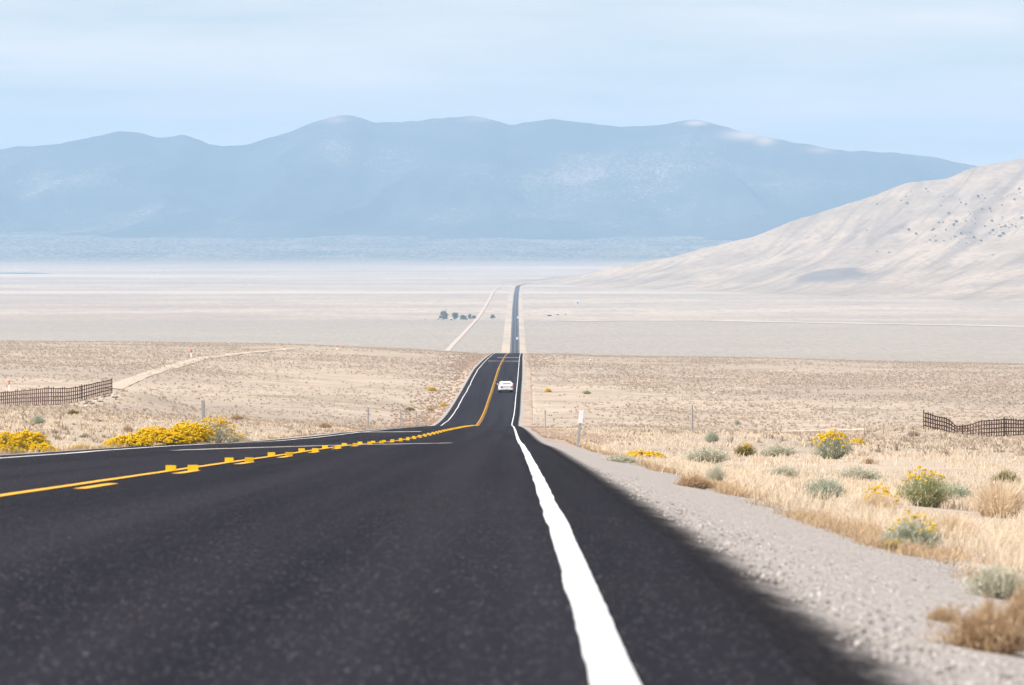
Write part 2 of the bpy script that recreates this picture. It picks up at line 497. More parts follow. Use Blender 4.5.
Dr = rrows(-50, 15400)
e1 = 3.94 + .04 * vnoise(Dr / 2.2, 0 * Dr) + .05 * vnoise(Dr / .9, 5 + 0 * Dr)
e2 = -4.15 + .08 * vnoise(Dr / 2.2, 9 + 0 * Dr)
road = strip('road', Dr, [e2 - .1, e2, -3.5, -1.8, 0, 1.8, 3.5, e1, e1 + .03], [-.07, 0, 0, 0, 0, 0, 0, 0, -.03], M['asphalt'], uv=[-4.3, -4.15, -3.5, -1.8, 0, 1.8, 3.5, 3.96, 4.05])

def nat_up(X, D): return nat(X, D)
Ds = rrows(-50, 2000, .5)
sr_ = strip('gravel_shoulder', Ds, [3.9, 4.2, 4.5, 4.9, 5.3, 5.7, 6.1], [-.012, .004, .01, .012, .012, .008, -.06], M['gravel'], base=nat_up, uv=[0, .2, .5, .9, 1.3, 1.7, 2.1])
sl_ = strip('gravel_shoulder', Ds, [-6.4, -6.0, -5.5, -5.0, -4.6, -4.15], [-.06, .006, .01, .01, .008, -.004], M['gravel'], base=nat_up, uv=[2.25, 1.85, 1.35, .85, .45, .05])

Dl = rrows(-40, 2600, .25)
strip('white_edge_line', Dl, [3.448, 3.545], .004, M['white_line'], wob=.012, jag=.012)
strip('white_edge_line', Dl, [-3.65, -3.54], .004, M['white_line'], wob=.12, jag=.03)
strip('yellow_centre_line', Dl, [-.165, -.065], .004, M['yellow_line'], wob=.02, jag=.012)
Dv = rrows(5000, 15000, 40)
strip('white_edge_line', Dv, [3.43, 3.57], .006, M['white_line'])
strip('white_edge_line', Dv, [-3.57, -3.43], .006, M['white_line'])
strip('yellow_centre_line', Dv, [-.11, .11], .006, M['yellow_line'])
# the broken line: painted dashes in one sheet with the road paint
vv, ff = [], []
k0 = 18.2
while k0 < 1700:
    ds = np.linspace(k0, k0 + 3.6, 7)
    for i, q in enumerate(ds):
        r = .006 if i in (0, 6) else 0
        for la in (.075 + r, .18 - r):
            vv.append((float(xc(q)) + la, q, float(zr(q)) + .004 * float(lift(q))))
    b = len(vv) - 14
    ff += [(b + 2 * i, b + 2 * i + 1, b + 2 * i + 3, b + 2 * i + 2) for i in range(6)]
    k0 += 12.19
tag(mesh_np('yellow_broken_line', vv, ff, M['yellow_line']), kind='structure')

# pale skewed sealed joints across the pavement
def seal(p0, p1, w):
    a = pix2ground(*p0, fn=road_z); b = pix2ground(*p1, fn=road_z)
    n = 24; vs = []
    for i in range(n):
        t = i / (n - 1); D = a[1] + (b[1] - a[1]) * t; X = a[0] + (b[0] - a[0]) * t
        h = w * (.6 + .8 * random.random()) / 2
        for s in (-1, 1):
            q = D + s * h
            vs.append((X, q, float(zr(q)) + .0025 * float(lift(q))))
    f = [(2 * i, 2 * i + 2, 2 * i + 3, 2 * i + 1) for i in range(n - 1)]
    tag(mesh_np('sealed_joint', vs, f, M['seal']), kind='structure')
seal((176, 450.2), (452, 443.0), 5)
seal((305, 432.6), (421, 431.6), 8)
seal((497, 357.6), (520, 357.4), 14)
seal((488, 361.0), (520, 361.2), 9)

# weedy verges along the road on the valley floor, and dirt tracks
Dw = rrows(4800, 13000, 40)
def valley_z(X, D): return nat(X, D)
strip('road_verge', Dw, [-13, -9, -4.6], [.006, .012, .012], M['verge'], base=valley_z)
strip('road_verge', Dw, [4.6, 8, 11], [.012, .012, .006], M['verge'], base=valley_z)

def track(pts, width, name='dirt_track', mat=None, zo=.02, lo=8.0):
    P = []
    for px, py in pts:
        q = pix2ground(px, py, lo=lo); P.append((q[0], q[1]))
    dd = [p[1] for p in P]
    if all(b > a for a, b in zip(dd, dd[1:])):
        fx = pchip(dd, [p[0] for p in P]); D = rrows(dd[0], dd[-1], 2)
        X = fx(D); dx = np.gradient(X, D)
        w = width / 2 * np.sqrt(1 + dx ** 2) * (1 + .35 * vnoise(D / (D[-1] - D[0]) * 40, 0 * D))
        A = np.stack([X - w, D], -1); B = np.stack([X + w, D], -1)
    else:                                                     # runs across the view
        xs = [p[0] for p in P]; fy = pchip(xs, dd)
        X = np.linspace(xs[0], xs[-1], 160); D = fy(X)
        w = width / 2 * (1 + .9 * vnoise(X / (X[-1] - X[0]) * 24, 3 + 0 * X)) * smooth(0, .12, (X - X[0]) / (X[-1] - X[0])) * smooth(0, .12, (X[-1] - X) / (X[-1] - X[0])) + .2
        A = np.stack([X, D - w], -1); B = np.stack([X, D + w], -1)
    vs = []
    for t in (0, .5, 1):
        Q = A * (1 - t) + B * t
        vs.append(np.stack([Q[:, 0], Q[:, 1], nat(Q[:, 0], Q[:, 1]) + zo * lift(Q[:, 1]) * (1 if t == .5 else .6)], -1))
    n = len(A); vv = np.stack(vs, 1).reshape(-1, 3)
    o = mesh_np(name, vv, grid_faces(n, 3)[:, ::-1], mat or M['track'])
    tag(o, kind='structure'); return o
track([(434, 366), (448, 350.5), (466, 331), (480, 315), (488, 302), (494, 291), (500, 287)], 4.6, mat=M['valleytrack'], zo=.03, lo=3600)
track([(113, 389), (150, 374), (192, 361), (235, 354), (292, 349)], 2.6, zo=.03)
track([(538, 321), (680, 320.5), (830, 323), (1024, 326.5), (1180, 330)], 80, name='dry_wash', mat=M['wash'], zo=.03)
track([(640, 428.2), (760, 428.5), (900, 429.5), (1060, 428)], 4, name='dirt_track', zo=.02)
w = track([(-110, 273.2), (-40, 273), (20, 273.2), (52, 273.6)], 230, name='pond', mat=M['water'], zo=.03)

# ------------------------------------------------------------------ the bare hill on the right
HR = 13000.0
ridge = pchip([-400, 60, 160, 240, 335, 430, 530, 640, 730, 820, 890, 962, 1030, 1136, 1305, 1750, 2600, 4200],
              [0, 2, 18, 38, 55, 80, 106, 141, 171, 199, 224, 233, 258, 279, 315, 380, 430, 430])
hd = np.concatenate([np.linspace(6600, 12300, 300), np.linspace(12310, 14000, 150), np.linspace(14030, 17500, 50)])
hx = np.concatenate([np.linspace(-350, 1500, 400), np.linspace(1508, 3800, 130)])
HX, HD = np.meshgrid(hx, hd)
def hill_h(X, D):
    wob = 160 * vnoise(X / 420, D / 900) + 60 * vnoise(X / 120 + 4, D / 300)
    r = ridge(X + wob * .12)
    E = 900 + 3.7 * np.maximum(X, 0); E = np.minimum(E, 5600)
    t = np.clip((HR + wob * .4 - D) / E, -3, 1)
    front = np.where(t > 0, (1 - np.clip(t, 0, 1)) ** 2.1, np.exp(-(t * E / 1100) ** 2))
    h = r * front
    # spurs and gullies running down the fall line
    u = (X + .18 * (HR - D)) / 150 + .8 * fbm(X / 600, D / 700, 3)
    gul = np.abs(2 * fbm(u, D / 2600 + X / 3000, 3))
    steep = np.clip(h / 70, 0, 1)
    h = h - np.minimum(gul ** 1.4, .9) * (.075 * h + 4 * steep) * smooth(0, .12, np.abs(t))
    h = h + (7 * fbm(X / 110, D / 260, 4) * steep) - 7 * steep * np.abs(fbm((X + .35 * (HR - D)) / 60, D / 900, 3)) + 1.0 * vnoise(X / 45, D / 90) * np.clip(h / 15, 0, 1)
    return h
hh = hill_h(HX, HD)
# a low knoll at the hill's foot, its shade painted on as dark colour
def hill_z(X, D):
    return nat(X, D) + hill_h(X, D) - 1.2
def hill_hit(px, py):
    d = ray(px, py); ds = np.linspace(6700, 15000, 4000); zz = hill_z(d[0] * ds, ds)
    i = np.nonzero(d[2] * ds < zz)[0]
    return None if not len(i) else (d[0] * ds[i[0]], ds[i[0]], float(zz[i[0]]))
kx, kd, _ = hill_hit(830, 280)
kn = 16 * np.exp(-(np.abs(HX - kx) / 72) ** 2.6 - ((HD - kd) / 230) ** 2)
HZ = nat(HX, HD) + hh + kn - 1.2 - .8 * (hh < .5)
hill = mesh_np('hill', np.stack([HX, HD, HZ], -1).reshape(-1, 3), grid_faces(*HX.shape), M['hill'], smooth_shade=True)
tag(hill, kind='structure')
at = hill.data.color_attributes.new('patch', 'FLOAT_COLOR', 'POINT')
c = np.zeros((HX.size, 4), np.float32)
c[:, 0] = .75 * smooth(.12, .75, kn / 16 + .3 * fbm(HX / 45, HD / 120, 4)).ravel()  # mask for the painted shade on the knoll
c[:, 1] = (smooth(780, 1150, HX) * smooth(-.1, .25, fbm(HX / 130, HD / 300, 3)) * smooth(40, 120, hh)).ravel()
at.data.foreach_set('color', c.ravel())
# ------------------------------------------------------------------ the far range
MD = 26200.0
sky = [(-420, 152), (-200, 158), (0, 148.5), (20, 145.5), (40, 144.5), (60, 142), (80, 138.5), (105, 133), (122, 130), (140, 132.5), (160, 137.5), (170, 136), (183, 134), (198, 138),
       (212, 143.5), (225, 145), (245, 144), (262, 139), (285, 132), (305, 125), (325, 118), (347, 114.5), (360, 117), (375, 121.5), (395, 121.5), (415, 120), (440, 117.5), (470, 115),
       (490, 118), (512, 123), (530, 121), (555, 118.5), (575, 120), (600, 124.5), (620, 126.5), (640, 127), (665, 124), (690, 120.5), (705, 122), (720, 126), (740, 132), (765, 138), (800, 144),
       (830, 150), (850, 152), (870, 152), (890, 153), (920, 156), (945, 160), (972, 165.5), (1024, 177), (1100, 189), (1300, 186), (1600, 196)]
crest = pchip([(p - CX) / F * MD for p, _ in sky], [(EYE - q) / F * MD for _, q in sky])
md = np.concatenate([np.linspace(21000, 26200, 190), np.linspace(26230, 29500, 30)])
mx = np.linspace(-4600, 4600, 620)
MX, MDD = np.meshgrid(mx, md)
cr = crest(MX)
foot = nat(MX, np.full_like(MX, 22000.0))
tt = (MDD - 21900 - 500 * vnoise(MX / 1500, 2 + 0 * MX)) / (MD - 21900)
u = MX / 620 + .9 * fbm(MX / 2200, MDD / 2600, 3)
rid = np.abs(2 * fbm(u, MDD / 5200, 4))
tc = np.clip(tt, 0, 1)
z = foot + (cr - foot) * (tc ** 1.15)
z = z - 240 * np.minimum(rid, .9) * tc ** .8 * (1 - tc) * 1.5 - 20 * np.abs(fbm(MX / 160, MDD / 300, 3)) * tc * (1 - tc) * 4
z = z + 7 * fbm(MX / 60, 3 + 0 * MX, 2) * smooth(.9, 1, tc)
back = np.clip((MDD - MD) / 3300, 0, 1)
z = np.where(MDD > MD, crest(MX) + 7 * fbm(MX / 60, 3 + 0 * MX, 2) - 500 * back, z)
z = np.where(tt < 0, foot - 60 + 0 * z, np.maximum(z, foot - 60))
mt = mesh_np('mountain_range', np.stack([MX, MDD, z], -1).reshape(-1, 3), grid_faces(*MX.shape), M['mountain'], smooth_shade=True)
tag(mt, kind='structure')
ppx = CX + F * MX / MDD; ppy = EYE - F * z / MDD
b1 = np.zeros_like(MX); b2 = np.zeros_like(MX)
for (x, y, rx, ry, k) in [(575, 170, 32, 22, 1), (540, 165, 30, 18, .6), (505, 152, 25, 10, .5), (650, 185, 40, 18, .5), (340, 150, 20, 16, .8), (70, 180, 70, 25, .4),
                         (150, 160, 60, 14, .5), (150, 220, 40, 14, .5), (400, 160, 70, 12, .35), (230, 222, 14, 8, .7), (60, 215, 50, 15, .4), (720, 160, 40, 10, .3)]:
    b1 = np.maximum(b1, k * np.exp(-((ppx - x) / rx) ** 2 - ((ppy - y) / ry) ** 2))
for (x, y, rx, ry, k) in [(697, 123, 11, 2.5, .9), (745, 135, 22, 5, .95), (765, 140, 10, 5, .8), (335, 119, 12, 4, .4), (480, 119, 16, 3, .35), (820, 150, 12, 3, .5)]:
    b2 = np.maximum(b2, k * np.exp(-((ppx - x) / rx) ** 2 - ((ppy - y) / ry) ** 2))
at = mt.data.color_attributes.new('patch', 'FLOAT_COLOR', 'POINT')
c = np.zeros((MX.size, 4), np.float32); c[:, 0] = b1.ravel(); c[:, 1] = b2.ravel()
at.data.foreach_set('color', c.ravel())

# ------------------------------------------------------------------ blades, grass, scrub (stuff)
def blades(base, h, wd, lean, azi, bend):
    """curved blades of two quads each; all arguments arrays"""
    n = len(h)
    d = np.stack([np.cos(azi), np.sin(azi), 0 * azi], -1)
    s = np.stack([-np.sin(azi + 1.1 * rng.standard_normal(n)), np.cos(azi), 0 * azi], -1)
    s /= np.linalg.norm(s, axis=1)[:, None] + 1e-9
    up = np.array([0, 0, 1.0])
    p1 = base + (d * (lean * .45 * h)[:, None]) + up * (h * .55)[:, None]
    p2 = base + (d * ((lean + bend) * h)[:, None]) + up * (h * (1 - .25 * (lean + bend) ** 2).clip(.3))[:, None]
    w = s * wd[:, None] * .5
    v = np.stack([base - w, base + w, p1 + w * .8, p1 - w * .8, p2 + w * .25, p2 - w * .25], 1).reshape(-1, 3)
    i = np.arange(n)[:, None] * 6
    f = np.concatenate([i + [0, 1, 2, 3], i + [3, 2, 4, 5]], 0)
    return v, f

def scatter(n, d0, d1, side, lo, power=1.0):
    """random ground points seen from the camera's side of the road, denser where the view is wide"""
    D = np.exp(rng.uniform(math.log(d0), math.log(d1), n)) if power == 0 else d0 + (d1 - d0) * rng.random(n) ** power
    half = .105 * D + 3
    if side > 0: X = xc(D) + lo + (half - xc(D) - lo).clip(.5) * rng.random(n)
    else: X = xc(D) - lo - (half + xc(D) - lo).clip(.5) * rng.random(n)
    return X, D

def grass(name, n_t, per, d0, d1, side, lo, hh, mat, spread, wpx=.9, clump=None, label=None, power=.6, thr=-1):
    X, D = scatter(n_t, d0, d1, side, lo, power)
    keep = fbm(X / 1.7, D / 2.4, 3) + .35 * vnoise(X / 6, D / 11) > thr
    X, D = X[keep], D[keep]
    hs = hh * (.6 + .8 * rng.random(len(X)))
    X = np.repeat(X, per) + rng.normal(0, spread, len(X) * per); D = np.repeat(D, per) + rng.normal(0, spread, len(D) * per)
    ok = (X - xc(D) > 4.9) | (X - xc(D) < -5.2); 
    h = np.repeat(hs, per) * rng.uniform(.55, 1.1, len(X))
    X, D, h = X[ok], D[ok], h[ok]
    z = nat(X, D) - .02
    n = len(X)
    wd = np.maximum(.004, wpx * D / F) * rng.uniform(.7, 1.3, n)
    v, f = blades(np.stack([X, D, z], -1), h, wd, rng.uniform(.05, .5, n), rng.uniform(0, 2 * math.pi, n), rng.uniform(0, .45, n))
    o = mesh_np(name, v, f, mat); tag(o, label, name.replace('_', ' '), kind='stuff'); return o

grass('dry_grass', 5200, 26, 17, 130, 1, 5.9, .17, M['straw'], .13, label='pale straw grass covering the slope right of the gravel', thr=.02)
grass('dry_grass', 6500, 12, 120, 420, 1, 5.6, .17, M['straw'], .22, label='straw grass between the gravel and the right snow fence', power=.8, thr=0.)
grass('dry_grass', 6000, 12, 85, 420, -1, 7.5, .13, M['straw'], .22, label='straw grass beyond the left edge of the pavement', power=.8, thr=0.)
# brown weeds lining the gravel
def verge_weeds(n, side, a, b, lo, sd, mat, hh):
    D = a * (b / a) ** rng.random(n)
    off = lo + np.abs(rng.normal(0, sd, n)) * (1 + D / 700)
    X = xc(D) + side * off
    keep = vnoise(D / (3 + D * .03), side * 3.3 + 0 * D) + .5 * vnoise(D / .8, 1 + 0 * D) > -.02
    X, D = X[keep], D[keep]; per = 30
    X = np.repeat(X, per) + rng.normal(0, .05, len(X) * per); D = np.repeat(D, per) + rng.normal(0, .07, len(D) * per)
    h = hh * rng.uniform(.4, 1.1, len(X)); n = len(X)
    v, f = blades(np.stack([X, D, nat(X, D) - .01], -1), h, np.maximum(.0035, .9 * D / F) * rng.uniform(.6, 1.2, n), rng.uniform(.1, .9, n), rng.uniform(0, 6.28, n), rng.uniform(0, .5, n))
    o = mesh_np('brown_weeds', v, f, mat)
    tag(o, 'low dry brown weeds lining the %s gravel shoulder' % ('right' if side > 0 else 'left'), 'brown weeds', kind='stuff')
verge_weeds(1500, 1, 13, 260, 5.45, .28, M['brown'], .11)
verge_weeds(500, -1, 80, 400, 5.2, .7, M['brown'], .13)
verge_weeds(2600, -1, 400, 1720, 4.7, 1.6, M['pinkweed'], .22)
verge_weeds(2600, 1, 230, 1720, 4.6, 1.4, M['pinkweed'], .16)

def scrub(name, n, d0, d1, side, lo, mat, label, power, size, thr, per=11):
    X, D = scatter(n, d0, d1, side, lo, power)
    k = 1.1 * fbm(X / 26, D / 75, 3) + .7 * vnoise(X / 160, D / 210) + .7 * (rng.random(n) - .5) > thr
    k &= rng.random(n) < smooth(0, 16, np.abs(X - xc(D)) - lo) * .8 + .2
    X, D = X[k], D[k]
    r = size * rng.uniform(.45, 1.3, len(X)) ** 1.2
    n = len(X)
    X = np.repeat(X, per); D = np.repeat(D, per); r = np.repeat(r, per)
    azi = rng.uniform(0, 6.28, n * per); q = rng.random(n * per) ** .5
    bx, bd = X + np.cos(azi) * q * r * .5, D + np.sin(azi) * q * r * .5
    h = r * (1.05 - .6 * q) * rng.uniform(.6, 1, n * per)
    v, f = blades(np.stack([bx, bd, nat(bx, bd) - .03], -1), h, r * rng.uniform(.18, .34, n * per), q * .8, azi, rng.uniform(.05, .3, n * per))
    o = mesh_np(name, v, f, mat); tag(o, label, 'scrub', kind='stuff'); return o
for n_, a_, b_, sd_, lo_, pw_, sz_, th_, per_, lab in [
    (30000, 170, 1000, -1, 5.5, .75, .30, -.12, 8, 'low grey sagebrush scattered over the flat left of the road'),
    (30000, 200, 1000, 1, 5.5, .75, .32, -.12, 8, 'low grey sagebrush scattered over the flat right of the road'),
    (30000, 800, 1720, -1, 5.5, .8, .40, -.12, 6, 'grey sagebrush streaking the far left edge of the bench'),
    (30000, 800, 1720, 1, 5.5, .8, .42, -.12, 6, 'grey sagebrush streaking the far right edge of the bench')]:
    scrub('sagebrush_cover', n_, a_, b_, sd_, lo_, M['scrubfar' if a_ > 500 else 'scrub'], lab, pw_, sz_, th_, per_)

# loose stones on the shoulder
ico = bmesh.new(); bmesh.ops.create_icosphere(ico, subdivisions=1, radius=1)
IV = np.array([v.co[:] for v in ico.verts]); IF = np.array([[v.index for v in f.verts] for f in ico.faces]); ico.free()
def pebbles(name, X, D, r, mat, label, zf=nat):
    n = len(X)
    q = IV[None] * (1 + .45 * rng.standard_normal((n, len(IV), 1)).clip(-1, 1) * .5) * np.stack([r * rng.uniform(.8, 1.4, n), r * rng.uniform(.8, 1.4, n), r * rng.uniform(.5, .9, n)], -1)[:, None]
    q = q + np.stack([X, D, zf(X, D) + r * .25 + .008], -1)[:, None]
    f = IF[None] + (np.arange(n) * len(IV))[:, None, None]
    o = mesh_np(name, q.reshape(-1, 3), f.reshape(-1, 3), mat); tag(o, label, 'gravel', kind='stuff')
def peb_mat():
    t = NT('loose_stones'); g = t.n('ShaderNodeNewGeometry'); r = t.n('ShaderNodeValToRGB')
    e = r.color_ramp.elements; e[0].color = (.15, .14, .13, 1); e[1].color = (.66, .61, .55, 1); x = e.new(.55); x.color = (.40, .365, .33, 1)
    t.l(g.outputs['Random Per Island'], r.inputs[0]); return t.fin(r.outputs[0], .9, .15)
M['peb'] = peb_mat()
n = 24000; D = 8 * (70 / 8) ** rng.random(n)
X = xc(D) + 4.08 + 1.9 * rng.random(n)
ok = X - xc(D) > 4.13 + .2 * fbm(X * 2.5, D * 1.1, 3) + .12 * rng.random(n)
X, D = X[ok], D[ok]; n = len(X)
pebbles('loose_gravel', X, D, (.003 + .0065 * rng.random(n) ** 3), M['peb'], 'loose grey stones strewn over the right shoulder')

# ------------------------------------------------------------------ single shrubs
def bush_meshes(kind, seed):
    """one shrub about 1 m wide and 0.8 m tall, its stems and its blossom"""
    global rng
    keep = rng; rng = np.random.default_rng(seed)
    spec = dict(sage=(900, .9, .5), broom=(1000, .75, .8), mat=(800, 1.1, .3), weed=(1100, 1.2, .35), grass=(1000, .55, .45))[kind]
    n, lean, _ = spec
    azi = rng.uniform(0, 6.28, n); q = rng.random(n) ** .55
    lump = 1 + .5 * vnoise(2.2 * np.cos(azi) + seed, 2.2 * np.sin(azi) + q)
    hgt = {'sage': .78, 'broom': .85, 'mat': .5, 'weed': .62, 'grass': .8}[kind]
    h = hgt * np.sqrt(np.clip(1 - (q * .86) ** 2, .05, 1)) * lump * rng.uniform(.72, 1.05, n)
    b = np.stack([np.cos(azi) * q * .24, np.sin(azi) * q * .24, 0 * q], -1)
    tilt = q * .40 * lump / np.maximum(h, .2)
    v, f = blades(b, h, np.full(n, .012) * rng.uniform(.6, 1.4, n), tilt * .7, azi, tilt * .35)
    # leaves along the stems
    tipp = v.reshape(n, 6, 3)
    m = {'sage': 3600, 'broom': 2600, 'mat': 3000, 'weed': 2200, 'grass': 500}[kind]
    i = rng.integers(0, n, m); t = rng.uniform(.35, 1, m)[:, None]
    c0 = tipp[i, 0] * (1 - t) + tipp[i, 4] * t + rng.normal(0, .02, (m, 3)); c0[:, 2] = np.maximum(c0[:, 2], .02)
    la = rng.uniform(0, 6.28, m)
    lv, lf = blades(c0, rng.uniform(.03, .085, m), rng.uniform(.010, .022, m), rng.uniform(0, 1.2, m), la, rng.uniform(0, .4, m))
    V2 = np.concatenate([v, lv]); F2 = np.concatenate([f, lf + len(v)])
    # blossom heads at the tips
    top = tipp[:, 4]; score = top[:, 2] + .2 * rng.standard_normal(n) + .35 * vnoise(top[:, 0] * 4 + seed, top[:, 1] * 4)
    out = []
    for frac in (.62, .36, .13, .04):
        idx = np.nonzero(score > np.quantile(score, 1 - frac))[0]
        idx = np.repeat(idx, {.62: 5, .36: 4}.get(frac, 4))
        k = len(idx)
        cc = top[idx] + rng.normal(0, .022, (k, 3)); rr = rng.uniform(.016, .036, k)
        oc = np.array([[1, 0, 0], [0, 1, 0], [-1, 0, 0], [0, -1, 0], [0, 0, .8], [0, 0, -.6]])
        fv = (cc[:, None] + oc[None] * rr[:, None, None] * rng.uniform(.6, 1.3, (k, 6, 1))).reshape(-1, 3)
        fo = np.array([[0, 1, 4], [1, 2, 4], [2, 3, 4], [3, 0, 4], [1, 0, 5], [2, 1, 5], [3, 2, 5], [0, 3, 5]])
        out.append((fv, (fo[None] + (np.arange(k) * 6)[:, None, None]).reshape(-1, 3)))
    rng = keep
    return (V2, F2), out
BUSH = {}
for kind in ('sage', 'broom', 'mat', 'weed', 'grass'):
    BUSH[kind] = [bush_meshes(kind, 5 + 13 * s + len(kind)) for s in range(3)]
_cache = {}
def bush_mesh(kind, s, mat):
    k = (kind, s, mat)
    if k not in _cache: _cache[k] = mesh_np('stems', *BUSH[kind][s][0], M[mat], link=False)
    return _cache[k]
def bloom_mesh(kind, s, lvl):
    k = (kind, s, 'b', lvl)
    if k not in _cache: _cache[k] = mesh_np('blossom', *BUSH[kind][s][1][lvl], M['flower'], link=False)
    return _cache[k]
NB = [0]
def put_bush(X, D, wm, hm, kind, mat, bloom, name, label, cat='shrub', group=None):
    s = NB[0] % 3; NB[0] += 1
    z = float(nat(X, D))
    o = empty(name, (X, D, z - .01), rng.uniform(0, 6.28))
    hk = {'sage': .84, 'broom': .92, 'mat': .55, 'weed': .66, 'grass': .86}[kind]
    o.scale = (wm / .98, wm / .98, hm / hk)
    tag(o, label, cat, group)
    obj('stems', bush_mesh(kind, s, mat), o)
    if bloom is not None: obj('blossom', bloom_mesh(kind, s, bloom), o)
    return o
def bush_px(px, py, w, h, *a, **k):
    q = pix2ground(px, py)
    m = q[1] / F
    return put_bush(q[0], q[1], w * m, h * m, *a, **k)
def bush_lat(px, top, w, lat, *a, **k):
    D = 60.0
    for _ in range(60): D = (float(xc(D)) + lat) * F / (px - CX)
    X = float(xc(D)) + lat
    zt = ray(px, top)[2] * D
    return put_bush(X, D, w * D / F, max(.15, zt - float(nat(X, D))), *a, **k)

RB, SB = 'rabbitbrush', 'sagebrush'
GR = 'shrubs on the slope right of the road'
for a in [
    (642, 462, 38, 11, 'mat', 'green', 0, RB, 'low yellow blooming clump at the right gravel edge near the white-topped post'),
    (618, 463, 34, 11, 'mat', 'sage_pale', None, SB, 'flat grey-green mat beside the gravel, left of the low yellow clump'),
    (712, 443, 13, 14, 'sage', 'sage', None, SB, 'small round dark sage bush just right of the lone wooden post'),
    (706, 464, 42, 18, 'sage', 'sage_pale', None, SB, 'wide pale sage patch below the lone wooden post'),
    (744, 457, 20, 14, 'broom', 'olive', 3, RB, 'dark olive bush with dull yellow tips between two pale sage patches'),
    (778, 457, 32, 14, 'sage', 'sage_pale', None, SB, 'pale sage patch right of the dark olive bush'),
    (832, 459, 36, 27, 'broom', 'sage', 2, RB, 'large round grey-green bush with a bright yellow cap'),
    (858, 445, 13, 7, 'mat', 'green', 0, RB, 'tiny bright yellow clump right of the big yellow-capped bush'),
    (868, 464, 15, 7, 'mat', 'brown', None, 'dry_shrub', 'small flat tan-brown tuft below the big yellow-capped bush'),
    (825, 500, 36, 25, 'sage', 'sage', None, SB, 'dense grey-green sage dome standing alone below the yellow-capped bush'),
    (860, 482, 38, 17, 'sage', 'sage_pale', None, SB, 'spreading pale sage right of and behind the dense sage dome'),
    (876, 517, 50, 30, 'grass', 'straw', 3, RB, 'pale wispy bush with a few yellow heads at mid slope'),
    (926, 507, 46, 36, 'broom', 'green', 3, RB, 'tall yellow-green bush, the greenest on the right slope'),
    (952, 503, 34, 22, 'sage', 'sage', None, SB, 'grey-green sage leaning against the tall yellow-green bush'),
    (912, 553, 52, 40, 'sage', 'sage', 3, SB, 'bluish sage dotted with yellow, nearest the tan grass edge'),
    (783, 482, 26, 18, 'sage', 'sage_pale', None, SB, 'small pale sage up the slope left of the sage dome'),
    (893, 553, 22, 15, 'mat', 'olive', 3, RB, 'low olive tuft at the foot of the yellow-dotted sage'),
    (1000, 518, 64, 46, 'grass', 'straw', None, 'grass_tussock', 'big tan grass tussock at the right edge of the photo'),
    (955, 540, 50, 30, 'grass', 'straw', None, 'grass_tussock', 'tan grass tussock right of the yellow-dotted sage'),
    (988, 655, 92, 62, 'weed', 'brown', None, 'dry_weed', 'rusty brown dry weed clump in the lower right corner'),
    (1028, 640, 60, 62, 'weed', 'brown', None, 'dry_weed', 'brown dry weed cut by the right edge above the corner'),
    (1000, 602, 60, 42, 'sage', 'sage_pale', None, SB, 'pale grey sage above the rusty weed clump'),
    (715, 485, 22, 24, 'grass', 'sage_pale', None, SB, 'thin pale wisp of sage close above the brown weeds by the gravel'),
    (694, 489, 40, 16, 'weed', 'brown', None, 'dry_weed', 'brown weed tuft on the gravel edge below the pale sage patch'),
    (940, 625, 30, 22, 'weed', 'brown', None, 'dry_weed', 'small brown weed left of the rusty weed clump'),
    (587, 394, 8, 4, 'sage', 'green', None, SB, 'tiny green bush on the far flat above the white-topped post'),
    (737, 425, 5, 6, 'sage', 'sage', None, SB, 'tiny dark bush right of the lone post on the flat'),
    (913, 437, 12, 7, 'sage', 'scrub', None, SB, 'small grey bush below the left end of the right snow fence'),
    (548, 392, 6, 4, 'mat', 'green', 0, RB, 'tiny yellow tuft close to the right road edge beyond the posts'),
    (1006, 487, 26, 18, 'sage', 'olive', None, SB, 'dull olive bush among tan grass near the right edge'),
]:
    bush_px(*a, group=GR)
GL = 'shrubs beyond the left edge of the road'
for a in [
    (128, 435.0, 40, -5.55, 'mat', 'green', 0, RB, 'low leftmost yellow bush of the blooming row behind the road'),
    (160, 431.5, 44, -5.65, 'broom', 'green', 0, RB, 'bright yellow bush second from left in the blooming row'),
    (176, 427.5, 40, -6.45, 'broom', 'green', 0, RB, 'taller yellow bush in the middle of the blooming row'),
    (152, 428.0, 34, -7.15, 'broom', 'olive', 1, RB, 'duller yellow bush half hidden behind the blooming row'),
    (192, 423.0, 36, -6.05, 'broom', 'green', 0, RB, 'yellow bush right beside the half grey bush'),
    (210, 419.0, 42, -6.05, 'broom', 'sage_pale', 2, RB, 'tallest half grey half yellow bush below the wide grey post'),
    (232, 433.0, 24, -5.95, 'sage', 'sage_pale', 2, RB, 'pale grey bush ending the blooming row on the right'),
    (113, 439.0, 16, -5.75, 'mat', 'sage_pale', 1, RB, 'small pale yellowish tuft left of the blooming row'),
    (8, 433.0, 40, -6.15, 'broom', 'green', 1, RB, 'yellow-green bush cut by the left edge of the photo'),
    (26, 432.0, 44, -5.95, 'broom', 'green', 1, RB, 'green bush with yellow top inside the far left clump'),
    (40, 442.0, 30, -5.55, 'mat', 'green', 0, RB, 'low orange-yellow bush at the right end of the far left clump'),
    (4, 445.0, 34, -5.45, 'sage', 'sage_pale', 1, RB, 'pale greyish bush low in the left corner by the road'),
    (84, 447.0, 24, -5.65, 'sage', 'sage_pale', 2, SB, 'flat pale sage between the two yellow groups'),
]:
    bush_lat(*a, group=GL)
